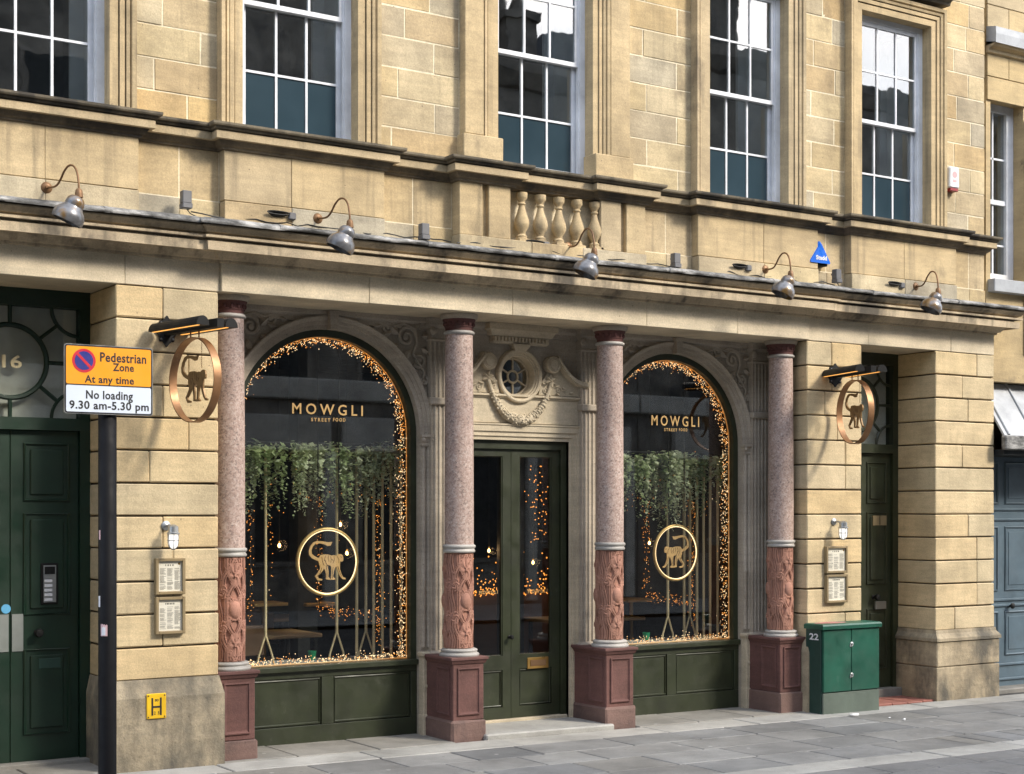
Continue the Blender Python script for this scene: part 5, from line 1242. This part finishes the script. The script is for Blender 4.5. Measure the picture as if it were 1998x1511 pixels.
q = .0415; M().add([(rx - q - .006, sy - .0055, rz_ + q - .006), (rx - q + .006, sy - .0055, rz_ + q + .006), (rx + q + .006, sy - .0055, rz_ - q + .006), (rx + q - .006, sy - .0055, rz_ - q - .006), (rx - q - .006, sy - .0045, rz_ + q - .006), (rx - q + .006, sy - .0045, rz_ + q + .006), (rx + q + .006, sy - .0045, rz_ - q + .006), (rx + q - .006, sy - .0045, rz_ - q - .006)], [(0, 1, 2, 3), (0, 4, 5, 1), (1, 5, 6, 2), (2, 6, 7, 3), (3, 7, 4, 0)]).build('red_bar', 'sign_red', S_)
def stext(s, u0, u1, v0, v1, v_mid_u=None):
    x0 = PX(u0, v0, sy)[0]; x1 = PX(u1, v0, sy)[0]; um = (u0 + u1) / 2
    text_on('lettering', s, x0, x1, PX(um, v1, sy)[1], PX(um, v0, sy)[1], sy - .0024, 'sign_black', S_, 1.06, .022, .001)
stext('Pedestrian', 195, 285, 690, 708.5); stext('Zone', 220, 261, 710, 725.5); stext('At any time', 165, 261, 734, 753.5); stext('No loading', 167.5, 259, 763.5, 785); stext('9.30 am-5.30 pm', 135, 290, 784, 805)
for zz in (zb + .10, zt - .10):
    M().cbox(pxc - .075, pxc + .075, sy + .004, sy + .02, zz - .012, zz + .012, .002).build('fixing_channel', 'steel', S_)
st = thing('sticker', (pxc, py - pr, 1.05), 'torn pink and white sticker stuck on the black post', 'sticker')
def patch(w0, w1, z0, z1, mat, nm, par, lift=.0015, jag=0.0):
    m = M(); n = 10; rnd = random.Random(int(z0 * 1000))
    top = [(w0 + (w1 - w0) * i / n, z1 + rnd.uniform(-jag, jag)) for i in range(n + 1)]
    for a_, z in top:
        for zz in (z0, z):
            for q in (0, lift): an = -math.pi / 2 + a_ / pr; m.v.append((pxc + (pr + .0002 + q) * math.cos(an), py + (pr + .0002 + q) * math.sin(an), zz))
    for i in range(n):
        o = 4 * i; m.f += [(o + 1, o + 5, o + 7, o + 3), (o, o + 4, o + 5, o + 1), (o + 2, o + 3, o + 7, o + 6), (o, o + 2, o + 6, o + 4)]
    m.f += [(0, 1, 3, 2), (4 * n, 4 * n + 2, 4 * n + 3, 4 * n + 1)]
    return m.build(nm, mat, par)
patch(-.062, -.018, 1.045, 1.115, 'sticker_pink', 'paper', st, .001, .008); patch(-.055, -.03, 1.05, 1.10, 'sticker_white', 'torn_patch', st, .002, .008)
tag(patch(-.085, -.068, 1.23, 1.30, 'sticker_white', 'sticker', None), 'narrow white sticker on the side of the black post', 'sticker')
tag(patch(-.08, -.066, 1.66, 1.72, 'sticker_pink', 'sticker', None), 'small pale sticker above the others on the black post', 'sticker')
# ---- street cabinet
cx0, cx1, cy0, cy1 = 6.27, 7.02, -.22, .00; base = gz(6.6)
T = thing('utility_cabinet', ((cx0 + cx1) / 2, (cy0 + cy1) / 2, base), 'green two door utility cabinet standing on the pavement', 'cabinet')
ht = PX(1660, 1217, cy0)[1]
M().cbox(cx0, cx1, cy0 + .02, cy1, base - .03, ht - .045, .004).build('body', 'cabinet_dark', T)
M().cbox(cx0 + .012, cx1 - .002, cy0, cy0 + .021, base - .03, base + .195, .003).build('base_panel', 'cabinet_base', T)
for a, b in ((cx0 + .014, (cx0 + cx1) / 2 - .003), ((cx0 + cx1) / 2 + .003, cx1 - .004)):
    d = M().cbox(a, b, cy0 - .004, cy0 + .021, base + .205, ht - .052, .004).build('door', 'cabinet_green', T)
xm = (cx0 + cx1) / 2
for zz in (PX(1663, 1257, cy0)[1], PX(1663, 1317, cy0)[1]):
    h = M(); h.lathe_ax([(.022, 0), (.022, .008), (.015, .011), (.015, .006), (.009, .006), (.009, .016), (.001, .018)], (xm, cy0 - .003, zz), (0, -1, 0), 18); h.cbox(xm - .026, xm - .008, cy0 - .012, cy0 - .003, zz - .026, zz - .004, .002); h.build('lock', 'steel', T, smooth=40)
lid = frust(M(), [(cx0 - .012, cx1 + .012, cy0 - .022, cy1 + .012, ht - .045), (cx0 - .014, cx1 + .014, cy0 - .024, cy1 + .014, ht - .012), (cx0 - .006, cx1 + .006, cy0 - .014, cy1 + .008, ht + .002), (cx0 + .01, cx1 - .01, cy0 + .01, cy1 - .01, ht + .006)]).build('lid', 'cabinet_green', T)
rnd = random.Random(6); P_ = [(cx0 + .22 + .19 * math.cos(a) * rnd.uniform(.7, 1.1), -.10 + .075 * math.sin(a) * rnd.uniform(.8, 1.1)) for a in [2 * math.pi * i / 22 for i in range(22)]]
M().prism(P_, lambda a, b, d: (a, b, d), ht + .005, ht + .0085).build('worn_paint', 'lid_worn', lid)
text_on('number', '22', cy1 - .055, cy1 - .175 + .24, 0, 1, 0, 'sticker_white', T, 1.0, .02, .0015, to3=lambda a, b, d: (cx0 - d, cy1 - .05 - (a - (cy1 - .055)) * 1.0, ht - .145 + b * .06))
# ---- small litter on the pavement
def litter(u, v, sx, sy_, sz, lab):
    d = F_PX * (EYE + .05) / (v - HV); dx, dy = ray(u); x, y = CAMX + dx * d, CAMY + dy * d
    d = F_PX * (EYE - gz(x)) / (v - HV); x, y = CAMX + dx * d, CAMY + dy * d
    m = M(); n = 9; rnd = random.Random(int(u)); P_ = [(sx * math.cos(2 * math.pi * i / n) * rnd.uniform(.7, 1.1), sy_ * math.sin(2 * math.pi * i / n) * rnd.uniform(.7, 1.1)) for i in range(n)]
    m.prism(P_, lambda a, b, q: (x + a, y + b, gz(x) + .0035 + q + (a / sx) ** 2 * sz * .6), 0, sz)
    tag(m.build('litter', 'litter'), lab, 'litter', 'scraps on the pavement')
litter(1666, 1397, .055, .035, .012, 'crumpled white scrap on the pavement before the cabinet'); litter(1735, 1402, .012, .012, .006, 'white speck of litter on the flags right of the cabinet, by the larger speck'); litter(1764, 1406, .016, .016, .01, 'larger white speck of litter on the flags right of the cabinet')

# ================================================================== NEIGHBOUR
NX = 8.95; NY = .12; NL = .30
N = thing('neighbour_building', (10.5, .8, 0), 'sandstone building with blue grey doors and lead canopy beyond the corner pier', 'building')
m = M(); wa, wb, wz0, wz1 = 9.02, 9.545, 4.27, 6.16
m.box(NX, wa, NY, .8, 3.2, 8.2); m.box(wb, 14, NY, .8, 3.2, 8.2); m.box(wa, wb, NY, .8, 3.2, wz0); m.box(wa, wb, NY, .8, wz1, 8.2); m.box(NX, 14, .8, 7, -.1, 8.2); m.box(12.5, 14, NY, .8, -.1, 3.2)
nw = m.build('wall', 'neighbour_stone', N)
zz = 6.14; i = 0
while zz < 8.1:
    x = NX; k = 0
    while x < 12.4:
        x2 = x + (.34 if (i + k) % 2 else .62); M().cbox(x + .003, x2 - .003, NY - .02, NY + .02, zz + .003, zz + .245, .004).build('stone_block', 'neighbour_stone', nw); x = x2; k += 1
    zz += .25; i += 1
zz = 3.5; i = 0
while zz < 5.9:
    x = wb + .002; k = 0
    while x < 12.4:
        x2 = x + (.45 if (i + k) % 2 else .7); M().cbox(x + .0 if k == 0 else x + .003, x2 - .003, NY - .02, NY + .02, zz + .003, zz + .245, .004).build('stone_block', 'neighbour_stone', nw); x = x2; k += 1
    zz += .25; i += 1
M().sweep([(NX - .02, NY - .02), (14, NY - .02)], [(0, 6.62), (.03, 6.63), (.04, 6.66), (.09, 6.68), (.12, 6.71), (0, 6.74)]).build('string_course', 'trim_stone', N)
M().sweep([(NX - .02, NY - .02), (14, NY - .02)], [(.0, 6.70), (.125, 6.705), (.13, 6.80), (.125, 6.87), (0, 6.90)]).build('lead_flashing', 'pale_lead', N)
M().cbox(wa - .04, wb + .06, NY - .09, .5, 4.13, 4.265, .006).build('window_sill', 'pale_lead', N)
W = empty('sash_window', (9.27, .5, 4.2), N)
m = M(); m.box(wa + .001, wa + .07, .25, .37, wz0, wz1 - .001); m.box(wb - .11, wb - .001, .25, .37, wz0, wz1 - .001); m.box(wa + .07, wb - .11, .25, .37, wz1 - .08, wz1 - .001); m.box(wa + .07, wb - .11, .25, .37, wz0, wz0 + .09); m.box(wa + .07, wb - .11, .265, .31, 5.10, 5.15)
for zz in (4.66, 5.58): m.box(wa + .07, wb - .11, .28, .30, zz, zz + .02)
m.box(9.24, 9.26, .28, .30, wz0 + .09, wz1 - .08); m.build('frame', 'white_paint', W)
for z0_, z1_ in ((wz0 + .09, 4.66), (4.68, 5.10), (5.15, 5.58), (5.60, wz1 - .08)):
    for x0_, x1_ in ((wa + .07, 9.24), (9.26, wb - .11)): M().box(x0_, x1_, .288, .292, z0_, z1_).build('pane', 'sash_glass', W)
M().box(wa, wb, .79, .80, wz0, wz1).build('blind', 'interior_dark', W)
# fascia, lead canopy, blue doors
M().cbox(NX + .005, 12.5, NL - .05, .8, 3.20, 3.46, .006).build('fascia', 'grey_metal', N); M().cbox(NX + .003, 12.5, NL - .09, .8, 3.461, 3.56, .01).build('fascia_cap', 'pale_lead', N)
M().cbox(9.06, 9.4, NL - .06, NL + .02, 3.56, 3.72, .01).build('lead_gutter_end', 'pale_lead', N)
cpy = NL - .42; prof = [(NX + .005, 0)]
m = M(); m.add([(NX + .004, NL - .05, 3.19), (12.5, NL - .05, 3.19), (12.5, cpy, 2.62), (NX + .004, cpy, 2.62), (NX + .004, NL - .05, 3.14), (12.5, NL - .05, 3.14), (12.5, cpy, 2.58), (NX + .004, cpy, 2.58)], [(0, 1, 2, 3), (4, 7, 6, 5), (0, 3, 7, 4), (1, 5, 6, 2), (3, 2, 6, 7), (0, 4, 5, 1)]); can = m.build('lead_canopy', 'pale_lead', N)
for x in (9.02, 9.42, 9.85, 10.3): M().tube([(x, NL - .05, 3.195), (x, cpy, 2.628)], .017, 8).build('lead_roll', 'pale_lead', can, smooth=60)
M().cbox(NX - .02, 12.5, cpy - .035, cpy + .03, 2.47, 2.62, .012).build('canopy_gutter', 'lead', can)
M().box(NX + .02, 12.5, cpy + .03, .7, 2.42, 2.475).build('canopy_soffit', 'interior_dark', can)
dy = .42; D = empty('panelled_doors', (9.6, dy, 0), N)
M().box(NX + .002, 12.5, dy, .8, -.1, 2.42).build('door_face', 'blue_grey_paint', D)
for x0_ in (9.03, 9.62, 10.25):
    for z0_, z1_ in ((1.92, 2.36), (.98, 1.66), (.28, .74)):
        p = M(); x1_ = x0_ + .46
        p.tube([(x0_, dy, z0_), (x1_, dy, z0_), (x1_, dy, z1_), (x0_, dy, z1_)], .016, 6, True); p.cbox(x0_ + .05, x1_ - .05, dy - .006, dy + .01, z0_ + .05, z1_ - .05, .004); p.build('panel', 'blue_grey_paint', D)
for zz in (1.73, 1.84, .86, .80, .16, .0): M().cbox(NX + .004, 12.4, dy - .018, dy + .01, zz, zz + .028, .006).build('rail_moulding', 'blue_grey_paint', D)
kx, kz = PX(1968, 1182, dy); M().lathe_ax([(.022, 0), (.022, .006), (.011, .01), (.011, .03), (.03, .045), (.032, .06), (.02, .07)], (kx, dy, kz), (0, -1, 0), 18).build('knob', 'black_iron', D, smooth=50)
M().cbox(NX, 12.5, .2, .8, gz(10) - .1, gz(10) + .03, .01).build('doorstep', 'inner_flag', N)

# ================================================================== OPPOSITE TERRACE (seen in the reflections)
def terrace(x0, x1, h, stacks, label, pitch=1.5):
    T = thing('terrace_building', ((x0 + x1) / 2, -14.2, 0), label, 'building', 'buildings across the street'); y = -14.2
    M().box(x0 + .01, x1 - .01, y - 9, y, -.2, h).build('wall', 'soot_stone', T)
    rf = M().add([(x0, y + .25, h), (x1, y + .25, h), (x1, y - 4.5, h + pitch), (x0, y - 4.5, h + pitch), (x0, y - 9.2, h), (x1, y - 9.2, h)], [(0, 1, 2, 3), (3, 2, 5, 4), (0, 3, 4), (1, 5, 2)]).build('roof', 'slate', T)
    M().sweep([(x1, y), (x0, y)], [(0, h - .5), (.1, h - .45), (.28, h - .2), (.3, h + .01), (0, h + .02)]).build('cornice', 'soot_stone', T)
    for sx, sw, sh in stacks:
        c = M().box(sx - sw / 2, sx + sw / 2, y - 1.6, y - .6, h - .2, h + sh).build('chimney', 'soot_stone', rf)
        M().box(sx - sw / 2 - .08, sx + sw / 2 + .08, y - 1.68, y - .52, h + sh - .15, h + sh).build('chimney_cap', 'soot_stone', rf)
        k = max(2, int(sw / .4))
        for i in range(k): M().lathe([(.13, 0), (.12, .5), (.15, .55), (.1, .6)], 10, sx - sw / 2 + sw * (i + .5) / k, y - 1.1, h + sh).build('chimney_pot', 'soot_stone', rf)
    n = int((x1 - x0) / 2.2)
    for i in range(n):
        cx_ = x0 + (i + .5) * (x1 - x0) / n
        for zc in (1.9, 5.2, 8.3):
            if zc + 1.2 > h - .6: continue
            f = M(); f.box(cx_ - .62, cx_ + .62, y, y + .04, zc - 1.1, zc + 1.1); wdw = f.build('window', 'soot_stone', T); M().box(cx_ - .52, cx_ + .52, y + .035, y + .05, zc - 1.0, zc + 1.0).build('pane', 'interior_dark', wdw)
    M().cbox(x0 + .02, x1 - .02, y, y + .12, 3.9, 4.3, .03).build('string_course', 'pale_front', T)
    for i in range(n):
        cx_ = x0 + (i + .5) * (x1 - x0) / n; M().cbox(cx_ - .98, cx_ + .98, y, y + .16, 2.95, 3.6, .02).build('shop_fascia', 'pale_front', T); M().cbox(cx_ + .85, cx_ + 1.08, y, y + .14, 0, 2.94, .02).build('shop_pilaster', 'pale_front', T)
terrace(-24, 11.2, 12.6, [(-5, 1.6, 1.2), (4, 1.6, 1.2)], 'tall sooty stone terrace across the street, left part')
terrace(11.2, 16.2, 10.6, [(13.0, .7, 1.25), (15.6, 1.2, 1.3)], 'lower sooty stone house across the street with chimney stacks', 1.0)
terrace(16.2, 20.0, 11.7, [(16.9, .9, .8), (18.3, .8, 1.6)], 'sooty stone house across the street with two tall stacks', 1.3)
terrace(20.0, 46, 11.5, [(29, 1.6, 1.2)], 'long sooty stone terrace across the street, right part', 1.0)
